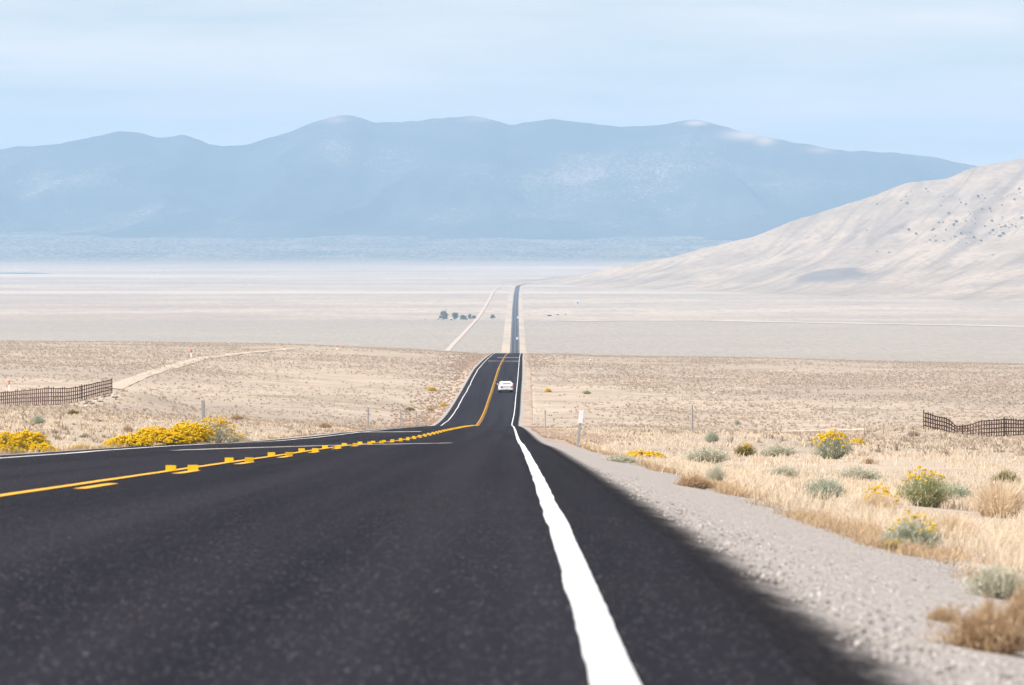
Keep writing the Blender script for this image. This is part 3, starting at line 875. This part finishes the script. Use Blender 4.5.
for a in [
    (38, 424, 14, 10, 'sage', 'sage', None, SB, 'round green sage bush on the grass below the left snow fence'),
    (73, 415, 10, 6, 'sage', 'olive', None, SB, 'small olive bush under the middle of the left snow fence'),
    (128, 433, 9, 8, 'sage', 'brown', None, SB, 'little brown bush on the grass above the blooming row'),
    (85, 438, 12, 6, 'mat', 'scrub', None, SB, 'flat grey tuft on the grass between the yellow groups'),
    (55, 434, 12, 5, 'mat', 'scrub', None, SB, 'flat dark tuft above the far left clump'),
    (410, 411, 9, 4, 'sage', 'olive', None, SB, 'small dark bush between the thin posts left of the road'),
    (430, 411, 7, 4, 'sage', 'brown', None, SB, 'small brown bush nearest the left road edge by the thin posts'),
    (443, 407, 6, 4, 'mat', 'green', 0, RB, 'tiny yellow tuft at the left road edge on the second slope'),
    (432, 391, 8, 4, 'mat', 'green', 0, RB, 'tiny yellow-green tuft left of the road higher on the second slope'),
    (325, 428, 14, 6, 'sage', 'brown', None, SB, 'reddish brown bush left of the second grey post'),
    (237, 420, 12, 6, 'sage', 'brown', None, SB, 'reddish brown bush right of the wide grey post'),
]:
    bush_px(*a, group=GL)

# ------------------------------------------------------------------ yellow tabs stuck along the centre line
def tab_mesh():
    bm = bmesh.new()
    add_box(bm, (0, 0, .028), (.105, .006, .056), .0015)
    add_box(bm, (0, .022, .003), (.105, .04, .006), .001)
    me = bpy.data.meshes.new('road_tab'); bm.to_mesh(me); bm.free(); me.materials.append(M['tab']); return me
TM = tab_mesh()
D = 58.0
first = True
while D < 1050:
    for la, dd in ((-.115, 0), (.10, .5)):
        if D < 50 and la < 0:
            pass
        q = D + dd + random.uniform(-.25, .25)
        o = obj('road_tab', TM, None, (float(xc(q)) + la + random.uniform(-.015, .015), q, float(zr(q)) + .001))
        o.rotation_euler = (random.uniform(-.12, .05), 0, random.uniform(-.16, 0))
        o.data = TM
        if D > 400: o.scale = (1.15, 1, 1.1)
        tag(o, 'small upright yellow tab in the row stuck along the centre line', 'road marker', 'yellow tabs along the centre line')
    D += 12.19

# ------------------------------------------------------------------ posts
def post_obj(X, D, z, h, label, cat, panel=None, lean=0., w=.045, name='delineator_post', mat='galv', ph=.2, top='reflector', group=None):
    o = empty(name, (X, D, z)); o.rotation_euler = (0, lean, 0)
    bm = bmesh.new()
    if name == 'wooden_post':
        add_cyl(bm, (0, 0, h / 2 - .1), w / 2, h + .2, seg=12, r2=w * .44)
    else:                                       # a steel channel: web and two flanges
        add_box(bm, (0, 0, h / 2 - .1), (w, .012, h + .2), .003)
        for s in (-1, 1): add_box(bm, (s * (w / 2 + .006), .012, h / 2 - .1), (.012, .03, h + .2), .003)
    bm_obj('shaft', bm, M[mat], o)
    if panel:
        bm = bmesh.new(); add_box(bm, (0, -.02, h - ph / 2), (panel, .012, ph), .003)
        bm_obj('reflector', bm, M[top], o)
    tag(o, label, cat, group); return o
def by_lat(px, lat):
    D = 100.0
    for _ in range(80): D = .5 * D + .5 * (float(xc(D)) + lat) * F / (px - CX)
    return float(xc(D)) + lat, D
def post_h(px, top, X, D): return ray(px, top)[2] * D - float(nat(X, D))
GP = 'delineator posts along the road'
for px, top, lat, w, pn, lab in [
    (203.3, 402, -6.5, .09, None, 'widest grey roadside post rising behind the yellow bushes'),
    (368, 408, -5.4, .07, None, 'grey roadside post standing alone left of the near crest'),
    (400.6, 408.5, -5.4, .07, None, 'thin grey post second before the road edge bends left of the crest'),
    (416.7, 411, -5.5, .06, None, 'thin pale post nearest the start of the left white line'),
    (444.5, 401, -5.6, .05, None, 'faint thin post beside the left road edge on the second slope')]:
    X, D = by_lat(px, lat)
    post_obj(X, D, float(nat(X, D)), post_h(px, top, X, D), lab, 'post', pn, random.uniform(-.02, .02), w, mat='graypost', group=GP)
q = pix2ground(577.5, 447.5)
post_obj(q[0], q[1], q[2], (447.5 - 410) * q[1] / F, 'slim leaning post with a tall white panel at the right gravel edge', 'road marker', .145, .11, .055, ph=.41, group=GP)
q = pix2ground(545.3, 430.8)
post_obj(q[0], q[1], q[2], (430.8 - 410) * q[1] / F, 'thin steel post beyond the white-panel post, close to the road', 'road marker', .1, .0, .04, ph=.25, top='galv', group=GP)
q = pix2ground(534.8, 421.5)
post_obj(q[0], q[1], q[2], (421.5 - 411.5) * q[1] / F, 'tiny far post with a pale top right of the white line', 'road marker', .12, .0, .04, ph=.25, group=GP)
q = pix2ground(692, 431.5)
post_obj(q[0], q[1], q[2], (431.5 - 405) * q[1] / F, 'lone weathered wooden post on the grass right of the road', 'post', None, .0, .13, name='wooden_post', mat='graypost')
for px, py, h, lab in [(9.2, 390.5, 9.5, 'white stake with an orange top above the left snow fence'), (191.2, 357.5, 8, 'white stake with an orange top beside the pale track left of the road'),
                       (284.5, 350.2, 4, 'tiny white stake with orange top at the left bench edge'), (337, 349.8, 4, 'tiniest white stake far along the bench edge')]:
    q = pix2ground(px, py); m = q[1] / F
    o = empty('marker_stake', (q[0], q[1], q[2]))
    bm = bmesh.new(); add_box(bm, (0, 0, h * m * .3), (1.8 * m, .05, h * m * .6 + .1), .01); bm_obj('stake', bm, M['reflector'], o)
    bm = bmesh.new(); add_box(bm, (0, 0, h * m * .8), (1.8 * m, .055, h * m * .4 - .01), .01); bm_obj('cap', bm, M['orange'], o)
    tag(o, lab, 'marker stake', 'orange-topped stakes')

# ------------------------------------------------------------------ snow fences
def snow_fence(pts, heights, label, name='snow_fence'):
    o = empty(name, (pts[0][0], pts[0][1], pts[0][2])); O = np.array([pts[0][0], pts[0][1], pts[0][2]])
    P = np.array(pts); seg = np.r_[0, np.cumsum(np.hypot(np.diff(P[:, 0]), np.diff(P[:, 1]) * .3))]
    fx, fd, fh = pchip(seg, P[:, 0]), pchip(seg, P[:, 1]), pchip(seg, heights)
    tot = seg[-1]
    def at(s): X, D = float(fx(s)), float(fd(s)); return np.array([X, D, float(nat(X, D))]), float(fh(s))
    ss = [0.0]
    while ss[-1] < tot - .06: ss.append(ss[-1] + .18)
    npan = max(2, int(tot / 2.6)); edges = np.linspace(0, tot, npan + 1)
    for k in range(npan):
        a, b = edges[k], edges[k + 1]
        bm = bmesh.new()
        for s in [x for x in ss if a + .05 < x < b - .03]:
            p, h = at(s); h *= random.uniform(.94, 1.05)
            add_box(bm, (p[0] - O[0], p[1] - O[1], p[2] - O[2] + h / 2 + .02), (.082, .012, h))
        n = max(3, int((b - a) / .35)); xs = np.linspace(a, b - .02, n)
        for r in (.05, .275, .5, .725, .95):
            for s0, s1 in zip(xs[:-1], xs[1:]):
                p, h = at(s0); q, h2 = at(s1)
                A = Vector(p - O) + Vector((0, -.02, h * r)); B = Vector(q - O) + Vector((0, -.02, h2 * r))
                d = B - A; m = (A + B) / 2
                rot = d.to_track_quat('X', 'Z').to_matrix()
                add_box(bm, m, (d.length, .014, .075), 0, rot)
        bm_obj('slat_panel', bm, M['slat'], o)
    for s in edges:
        p, h = at(s)
        bm = bmesh.new(); add_box(bm, (p[0] - O[0], p[1] - O[1] + .03, p[2] - O[2] + h * .5), (.06, .05, h * 1.12 + .1), .005)
        bm_obj('post', bm, M['slatpost'], o)
    tag(o, label, 'snow fence', 'slatted snow fences')
PXH_L = [15.5, 15.5, 16, 18, 16, 15, 14.5]
PXH_R = [18.5, 17.5, 17.5, 10.5, 12.5, 17.8, 17.8, 15.5, 15.5]
snow_fence(PL, [h * p[1] / F for h, p in zip(PXH_L, PL)], 'dark slatted snow fence zigzagging on the grass left of the road')
snow_fence(PR, [h * p[1] / F for h, p in zip(PXH_R, PR)], 'dark slatted snow fence with a sagging dip right of the road')

# ------------------------------------------------------------------ rocks
def rock_mesh(seed):
    r = random.Random(seed); bm = bmesh.new(); bmesh.ops.create_icosphere(bm, subdivisions=2, radius=.5)
    for v in bm.verts:
        k = 1 + .35 * float(vnoise(v.co.x * 2.6 + seed, v.co.y * 2.6 + v.co.z * 1.9)); v.co *= k; v.co.z *= .7
    me = bpy.data.meshes.new('rock'); bm.to_mesh(me); bm.free(); return me
RM = [rock_mesh(s) for s in range(4)]
for m in RM: m.materials.append(M['rock'])
RP = [m.copy() for m in RM]
for m in RP: m.materials.clear(); m.materials.append(M['palerock'])
def put_rock(px, py, s, pale, label, group=None, cat='rock'):
    q = pix2ground(px, py); m = q[1] / F
    o = obj('rock', random.choice(RP if pale else RM), None, (q[0], q[1], q[2] + s * m * .22))
    o.scale = (s * m * random.uniform(.9, 1.3), s * m, s * m * random.uniform(.7, 1)); o.rotation_euler = (0, 0, random.uniform(0, 6))
    tag(o, label, cat, group)
for i in range(30):
    t = random.random()
    put_rock(84 + 32 * t + random.uniform(-2, 2), 405.5 - 10 * t + random.uniform(-2.2, 2.2), random.uniform(2, 4.2), random.random() < .25,
             'grey rock in the rubble heap at the right end of the left snow fence', 'rubble heap by the left snow fence')
for px, py, s, lab in [(665, 394.5, 3, 'pale boulder on the flat straight above the lone wooden post gap'), (714, 393.5, 2.6, 'pale boulder further right on the same flat as another'),
                       (601, 404.5, 2.4, 'small pale rock on the flat right of the white-panel post'), (590.5, 360.5, 3, 'pale rock at the far right edge of the bench near the road'),
                       (602, 370, 2.4, 'pale rock a little below the bench edge right of the road'), (775, 552, 4, 'pinkish white stone lying high on the right gravel shoulder'),
                       (827, 573, 5.5, 'largest white stone on the right gravel shoulder'), (907, 610, 3.5, 'pale pebble on the lower right gravel shoulder'),
                       (973, 556, 5, 'white stone among grass left of the right edge'), (985, 556.5, 4, 'yellowish white stone rightmost of two among the grass')]:
    put_rock(px, py, s, True, lab)

# ------------------------------------------------------------------ vehicles
def loft(name, rings, mat, parent):
    n = len(rings[0]); v = [p for r in rings for p in r]
    bm = bmesh.new(); vs = [bm.verts.new(p) for p in v]
    for i in range(len(rings) - 1):
        for j in range(n):
            bm.faces.new((vs[i * n + j], vs[i * n + (j + 1) % n], vs[(i + 1) * n + (j + 1) % n], vs[(i + 1) * n + j]))
    bm.faces.new(vs[:n][::-1]); bm.faces.new(vs[-n:])
    bmesh.ops.recalc_face_normals(bm, faces=bm.faces)
    return bm_obj(name, bm, mat, parent, False)
def wheel(parent, x, y, r, w):
    bm = bmesh.new(); add_cyl(bm, (0, 0, 0), r, w, 'X', 24)
    es = [e for e in bm.edges if abs(e.verts[0].co.x - e.verts[1].co.x) < 1e-5]
    bmesh.ops.bevel(bm, geom=es, offset=.03, segments=2, affect='EDGES')
    t = bm_obj('wheel', bm, M['tyre'], parent); t.location = (x, y, r)
    bm = bmesh.new(); s = 1 if x > 0 else -1
    add_cyl(bm, (s * (w / 2 + .004), 0, 0), r * .62, .02, 'X', 18)
    for k in range(5):
        a = k * 1.2566
        add_box(bm, (s * (w / 2 + .02), math.cos(a) * r * .32, math.sin(a) * r * .32), (.02, .07, .07), .01)
    bm_obj('rim', bm, M['rim'], t)
def suv(X, D, rz, label):
    o = empty('car', (X, D, float(zr(D)) + .004), rz); o.rotation_euler[0] = math.atan(float(zr(D + 2) - zr(D - 2)) / 4)
    def ring(y, hw, zb, zt, c=.12, top=None):
        tw = hw if top is None else top
        return [(-hw + c, y, zb), (hw - c, y, zb), (hw, y, zb + c), (hw, y, zt - c * 1.4), (tw - c, y, zt), (-tw + c, y, zt), (-hw, y, zt - c * 1.4), (-hw, y, zb + c)]
    loft('body', [ring(-2.28, .80, .42, .98), ring(-2.2, .91, .34, 1.05), ring(-1.7, .94, .28, 1.09), ring(.9, .94, .27, 1.08), ring(1.5, .93, .28, 1.02), ring(2.1, .88, .32, .92), ring(2.32, .72, .40, .76)], M['paint'], o)
    loft('cabin', [ring(-2.18, .84, 1.0, 1.16, .05, .80), ring(-1.85, .84, 1.0, 1.42, .07, .66), ring(-1.4, .85, 1.0, 1.52, .08, .68), ring(-.2, .85, 1.0, 1.57, .08, .70), ring(.4, .85, 1.0, 1.53, .08, .68), ring(1.25, .82, 1.0, 1.08, .03, .78)], M['paint'], o)
    def pane(name, pts, mat, th=.012):
        bm = bmesh.new(); a = [bm.verts.new(p) for p in pts]; f = bm.faces.new(a)
        r = bmesh.ops.extrude_face_region(bm, geom=[f]); n = (Vector(pts[1]) - Vector(pts[0])).cross(Vector(pts[2]) - Vector(pts[1])).normalized()
        for v in [g for g in r['geom'] if isinstance(g, bmesh.types.BMVert)]: v.co += n * th
        bmesh.ops.recalc_face_normals(bm, faces=bm.faces); return bm_obj(name, bm, mat, o)
    pane('rear_window', [(-.60, -2.13, 1.2), (.60, -2.13, 1.2), (.52, -1.87, 1.385), (-.52, -1.87, 1.385)], M['pale_glass'], .03)
    pane('windscreen', [(.66, 1.16, 1.15), (-.66, 1.16, 1.15), (-.58, .48, 1.49), (.58, .48, 1.49)], M['glass'], .05)
    for s in (-1, 1):
        p = [(s * .855, -1.7, 1.14), (s * .855, .75, 1.14), (s * .80, .3, 1.40), (s * .80, -1.45, 1.40)]
        pane('side_window', p if s > 0 else p[::-1], M['glass'], .02)
        bm = bmesh.new(); add_box(bm, (s * .74, -2.235, .80), (.30, .16, .2), .03); bm_obj('tail_lamp', bm, M['lamp'], o)
        bm = bmesh.new(); add_box(bm, (s * 1.06, .72, 1.16), (.2, .1, .14), .03); add_box(bm, (s * .93, .76, 1.11), (.14, .05, .04), .01); bm_obj('wing_mirror', bm, M['paint'], o)
        bm = bmesh.new(); add_box(bm, (s * .60, -.7, 1.615), (.045, 1.6, .035), .01)
        for y in (-1.4, 0): add_box(bm, (s * .60, y, 1.58), (.04, .1, .06), .01)
        bm_obj('roof_rail', bm, M['galv'], o)
        for y in (-1.42, 1.42): wheel(o, s * .82, y, .35, .23)
    bm = bmesh.new(); add_box(bm, (0, -2.25, .48), (1.66, .16, .22), .05); bm_obj('bumper', bm, M['paint'], o)
    bm = bmesh.new(); add_box(bm, (0, -2.335, .5), (.31, .012, .16), .003); bm_obj('number_plate', bm, M['plate'], o)
    bm = bmesh.new(); add_box(bm, (0, 0, .26), (1.5, 3.9, .1), .02); bm_obj('underbody', bm, M['black'], o)
    tag(o, label, 'car'); return o
Dcar = pix2ground(506, 392.3, fn=road_z)[1]
Xcar = ray(505.5, 392.3)[0] * Dcar
suv(Xcar, Dcar, .075, 'white car seen from behind, nearest vehicle in the right lane')

def truck(X, D, label):
    o = empty('box_truck', (X, D, float(nat(X, D)) + .12))
    bm = bmesh.new(); add_box(bm, (0, -1.2, 2.3), (2.5, 6.2, 2.7), .06); bm_obj('cargo_box', bm, M['paint'], o)
    bm = bmesh.new(); add_box(bm, (0, 3.0, 1.65), (2.3, 1.9, 1.9), .2); bm_obj('cab', bm, M['paint'], o)
    bm = bmesh.new(); add_box(bm, (0, 3.93, 1.95), (2.0, .1, .8), .03); bm_obj('windscreen', bm, M['glass'], o)
    bm = bmesh.new(); add_box(bm, (0, -.4, .8), (1.1, 7.8, .26), .02); bm_obj('chassis', bm, M['black'], o)
    for s in (-1, 1):
        for y in (-2.6, 2.9): wheel(o, s * 1.05, y, .5, .3)
        bm = bmesh.new(); add_box(bm, (s * 1.05, -4.33, 1.0), (.16, .05, .2), .02); bm_obj('tail_lamp', bm, M['lamp'], o)
    tag(o, label, 'truck'); return o
D = pix2ground(517.4, 340.6, fn=road_z)[1]
truck(ray(517.3, 340)[0] * D, D, 'white speck of a truck on the distant straight, the nearer one')
D = pix2ground(518.0, 319.3, fn=road_z)[1]
truck(ray(517.9, 319)[0] * D, D, 'white speck of a truck on the distant straight, the farther one')

# ------------------------------------------------------------------ trees and sheds on the valley floor
def tree_meshes(seed, leaves=900, tall=1.0):
    r = np.random.default_rng(seed)
    an = r.uniform(0, 6.28, 14); rr = .40 * r.random(14) ** .6; zz = r.uniform(.2, .86, 14)
    cl = np.stack([np.cos(an) * rr * (1.15 - zz * .7), np.sin(an) * rr * (1.15 - zz * .7), zz], -1)
    i = r.integers(0, 14, leaves); c = cl[i] + r.normal(0, .085, (leaves, 3)); c[:, 2] = np.maximum(c[:, 2], .06)
    a = r.normal(0, 1, (leaves, 3)); a /= np.linalg.norm(a, axis=1)[:, None]
    b = np.cross(a, r.normal(0, 1, (leaves, 3))); b /= np.linalg.norm(b, axis=1)[:, None]
    s = r.uniform(.035, .08, leaves)[:, None]
    v = np.stack([c - a * s, c + b * s * .8, c + a * s, c - b * s * .8], 1).reshape(-1, 3)
    f = np.arange(leaves * 4).reshape(-1, 4)
    return v, f, cl
def tree(px, py, wpx, hpx, mat, label, group, seed, name='cottonwood_tree'):
    q = pix2ground(px, py); m = q[1] / F
    o = empty(name, (q[0], q[1], q[2] - .1)); W, H = wpx * m, hpx * m
    v, f, cl = tree_meshes(seed); mesh_np('crown', v * [W * 1.05, W * 1.05, H], f, M[mat], o)
    bm = bmesh.new(); add_cyl(bm, (0, 0, H * .2), H * .045, H * .42, seg=9, r2=H * .028)
    for c in cl[:5]:
        A, B = Vector((0, 0, H * .34)), Vector((c[0] * W, c[1] * W, c[2] * H)); d = B - A
        vs = add_cyl(bm, (0, 0, 0), H * .018, d.length, seg=6, r2=H * .008); rot = d.to_track_quat('Z', 'Y').to_matrix()
        for u in vs: u.co = rot @ u.co + (A + B) / 2
    bm_obj('trunk', bm, M['bark'], o); tag(o, label, 'tree', group)
GT = 'trees by the farm on the valley floor'
tree(443.5, 320, 10, 9.5, 'cottonwood', 'tallest paler tree at the left end of the far tree row', GT, 1)
tree(455, 319.7, 8.5, 7.5, 'cottonwood', 'dark rounded tree second from the left in the far row', GT, 2)
tree(463.5, 319.8, 8.5, 5, 'cottonwood', 'low wide tree in the middle of the far row', GT, 3)
tree(469.5, 319.0, 4, 5.5, 'cottonwood', 'small slim tree second from the right in the far row', GT, 5)
tree(473.5, 319.3, 6, 4, 'cottonwood', 'low tree by the pale track ending the far row', GT, 6)
tree(492.5, 319.3, 5.5, 5, 'cottonwood', 'lone round tree between the pale track and the far road', GT, 4)

def shed(px, py, wpx, hpx, wall, label, depth=6.0):
    q = pix2ground(px, py); m = q[1] / F; W, H = wpx * m, hpx * m
    o = empty('farm_shed', (q[0], q[1], q[2] - .05))
    bm = bmesh.new(); add_box(bm, (0, 0, H * .35), (W, depth, H * .7), .02); bm_obj('wall', bm, M[wall], o)
    bm = bmesh.new()
    P = [(-W * .55, -depth * .55, H * .7), (W * .55, -depth * .55, H * .7), (W * .55, 0, H), (-W * .55, 0, H), (-W * .55, depth * .55, H * .7), (W * .55, depth * .55, H * .7)]
    v = [bm.verts.new(p) for p in P]
    for f in ((0, 1, 2, 3), (3, 2, 5, 4), (0, 3, 4), (1, 5, 2), (0, 4, 5, 1)): bm.faces.new([v[i] for i in f])
    bmesh.ops.recalc_face_normals(bm, faces=bm.faces); bm_obj('roof', bm, M['roof'], o)
    bm = bmesh.new(); add_box(bm, (W * .15, -depth / 2 - .03, H * .25), (W * .22, .08, H * .5), .01); bm_obj('door', bm, M['dark'], o)
    tag(o, label, 'shed', 'farm sheds on the valley floor')
shed(577, 303.6, 4.2, 3, 'wall', 'lone white shed at the foot of the pale hill')
shed(549.5, 316, 4, 2.2, 'dark', 'low dark shed left of the others beside the dry wash', 8)
shed(557, 315.2, 6, 2.4, 'wall', 'longest white shed in the group beside the dry wash', 8)
shed(565, 315, 3.5, 2.2, 'wall', 'small white shed rightmost of the group beside the dry wash')
shed(440.8, 320.3, 3, 1.8, 'wall', 'small white shed under the tallest far tree')
shed(451.3, 320.2, 2.2, 1.8, 'dark', 'tiny dark shed between two far trees')
shed(425, 319.3, 3, 1.4, 'wall', 'small pale shed alone left of the far tree row')

# junipers on the hill
JM = []
for s in range(3):
    v, f, _ = tree_meshes(40 + s, 320); JM.append(mesh_np('juniper', v * [1.3, 1.3, 1], f, M['juniper'], link=False))
spots = [(909, 231, 4), (916, 235, 3.2), (949, 214.5, 3), (956, 223, 4), (954, 226, 3.4), (966, 222, 2.6), (930, 241, 2.6), (936, 241.5, 2.4), (944, 241.5, 2), (955, 237.5, 2.6), (961, 234.5, 2.8),
         (974, 238.5, 2.8), (981, 242, 3.4), (993, 231.5, 3), (990, 234, 2.4), (1000, 237.5, 4.2), (1003, 235, 3.8), (1005, 227.5, 3.6), (1001, 228, 2.6), (978, 197.5, 3), (1019, 190, 3), (1014.5, 200.5, 3),
         (1022, 219.5, 3.6), (907, 204.5, 3), (889, 253, 2), (877, 205, 2), (992, 222, 3), (985, 227, 2.4), (939, 223.5, 2.4), (943, 223, 2), (932, 231, 2.6), (934, 230, 2.4), (982, 210, 2.6), (990, 209, 2.6),
         (966, 205, 2.4), (961, 203.5, 2.2), (1002, 206, 2.2), (1012, 226, 2.4), (1016, 227.5, 2.4), (993, 255.5, 1.8), (926, 189.5, 2), (877, 252, 1.8), (906, 197, 2), (867, 231, 1.8)]
for _ in range(70):
    x = 900 + 130 * random.random() ** .7; y = 190 + 55 * random.random()
    if y < 240 - (x - 880) * .2 and random.random() < .5: continue
    spots.append((x, y, random.uniform(.9, 1.9)))
for k, (x, y, s) in enumerate(spots):
    q = hill_hit(x, y)
    if q is None: continue
    o = obj('juniper_tree', JM[k % 3], None, (q[0], q[1], q[2] - .2)); m = q[1] / F * s
    o.scale = (m, m, m * .95); o.rotation_euler = (0, 0, random.uniform(0, 6))
    tag(o, 'small dark juniper dotting the pale hillside on the right', 'tree', 'junipers on the pale hill')

# ------------------------------------------------------------------ air
HAZE_DENSITY, HAZE_COLOR, HAZE_G = 4.7e-5, (.47, .716, 1.0), 0.0
hz = NT('valley_haze')
pv = hz.n('ShaderNodeVolumePrincipled')
pv.inputs['Color'].default_value = (*HAZE_COLOR, 1); pv.inputs['Density'].default_value = HAZE_DENSITY
pv.inputs['Anisotropy'].default_value = HAZE_G
hz.l(pv.outputs[0], hz.out.inputs['Volume'])
bm = bmesh.new()
zlo = float(V[:, 2].min()) - 25; zhi = 640.0
add_box(bm, (0, 17000, (zlo + zhi) / 2), (26000, 36400, zhi - zlo))
h = bm_obj('haze', bm, hz.m); tag(h, kind='stuff')

# ------------------------------------------------------------------ sky, sun, camera
SUN_EL, SUN_AZ = math.radians(46), math.radians(-109)          # azimuth from straight ahead (+Y) towards +X
sd = Vector((math.cos(SUN_EL) * math.sin(SUN_AZ), math.cos(SUN_EL) * math.cos(SUN_AZ), math.sin(SUN_EL)))
W = bpy.data.worlds.new('World'); S.world = W; W.use_nodes = True
nt = W.node_tree; nt.nodes.clear()
sk = nt.nodes.new('ShaderNodeTexSky'); sk.sky_type = 'NISHITA'; sk.sun_disc = False
sk.sun_elevation = SUN_EL; sk.sun_rotation = SUN_AZ; sk.altitude = 1900; sk.air_density = 1.0; sk.dust_density = 2.4; sk.ozone_density = 2.5
tc = nt.nodes.new('ShaderNodeTexCoord'); mp = nt.nodes.new('ShaderNodeMapping'); mp.inputs['Scale'].default_value = (14, 14, 120)
nz = nt.nodes.new('ShaderNodeTexNoise'); nz.inputs['Scale'].default_value = 1; nz.inputs['Detail'].default_value = 5; nz.inputs['Roughness'].default_value = .55
nt.links.new(tc.outputs['Generated'], mp.inputs[0]); nt.links.new(mp.outputs[0], nz.inputs['Vector'])
mr = nt.nodes.new('ShaderNodeMapRange'); mr.inputs['From Min'].default_value = .22; mr.inputs['From Max'].default_value = .74; mr.inputs['To Max'].default_value = .74
nt.links.new(nz.outputs['Fac'], mr.inputs['Value'])
mxn = nt.nodes.new('ShaderNodeMix'); mxn.data_type = 'RGBA'; mxn.inputs[7].default_value = (10.7, 9.05, 8.2, 1)
nt.links.new(mr.outputs[0], mxn.inputs[0]); nt.links.new(sk.outputs[0], mxn.inputs[6])
bg = nt.nodes.new('ShaderNodeBackground'); bg.inputs['Strength'].default_value = .08
wo = nt.nodes.new('ShaderNodeOutputWorld')
nt.links.new(mxn.outputs[2], bg.inputs['Color']); nt.links.new(bg.outputs[0], wo.inputs['Surface'])

sl = bpy.data.lights.new('sun', 'SUN'); sl.energy = 4.2; sl.angle = math.radians(.53); sl.color = (1.0, .965, .92)
so = bpy.data.objects.new('sun', sl); COL.objects.link(so)
so.rotation_euler = sd.to_track_quat('Z', 'Y').to_euler(); so.location = (-60, -40, 80)

cam = bpy.data.cameras.new('camera'); cam.sensor_fit = 'HORIZONTAL'; cam.sensor_width = 23.6
cam.lens = F / 1024 * 23.6; cam.clip_start = .1; cam.clip_end = 120000
cam.dof.use_dof = True; cam.dof.focus_distance = 300; cam.dof.aperture_fstop = 9.0
co = bpy.data.objects.new('camera', cam); COL.objects.link(co)
co.location = (0, 0, 0); co.rotation_euler = (math.pi / 2 - PITCH, 0, 0)
S.camera = co

S.render.engine = 'CYCLES'
cy = S.cycles
cy.use_denoising = True
cy.max_bounces = 6; cy.diffuse_bounces = 3; cy.glossy_bounces = 2; cy.transparent_max_bounces = 8; cy.volume_bounces = 1
cy.sample_clamp_indirect = 4
vs = S.view_settings
vs.view_transform = 'Standard'; vs.look = 'None'; vs.exposure = .63; vs.gamma = 1; vs.use_curve_mapping = False
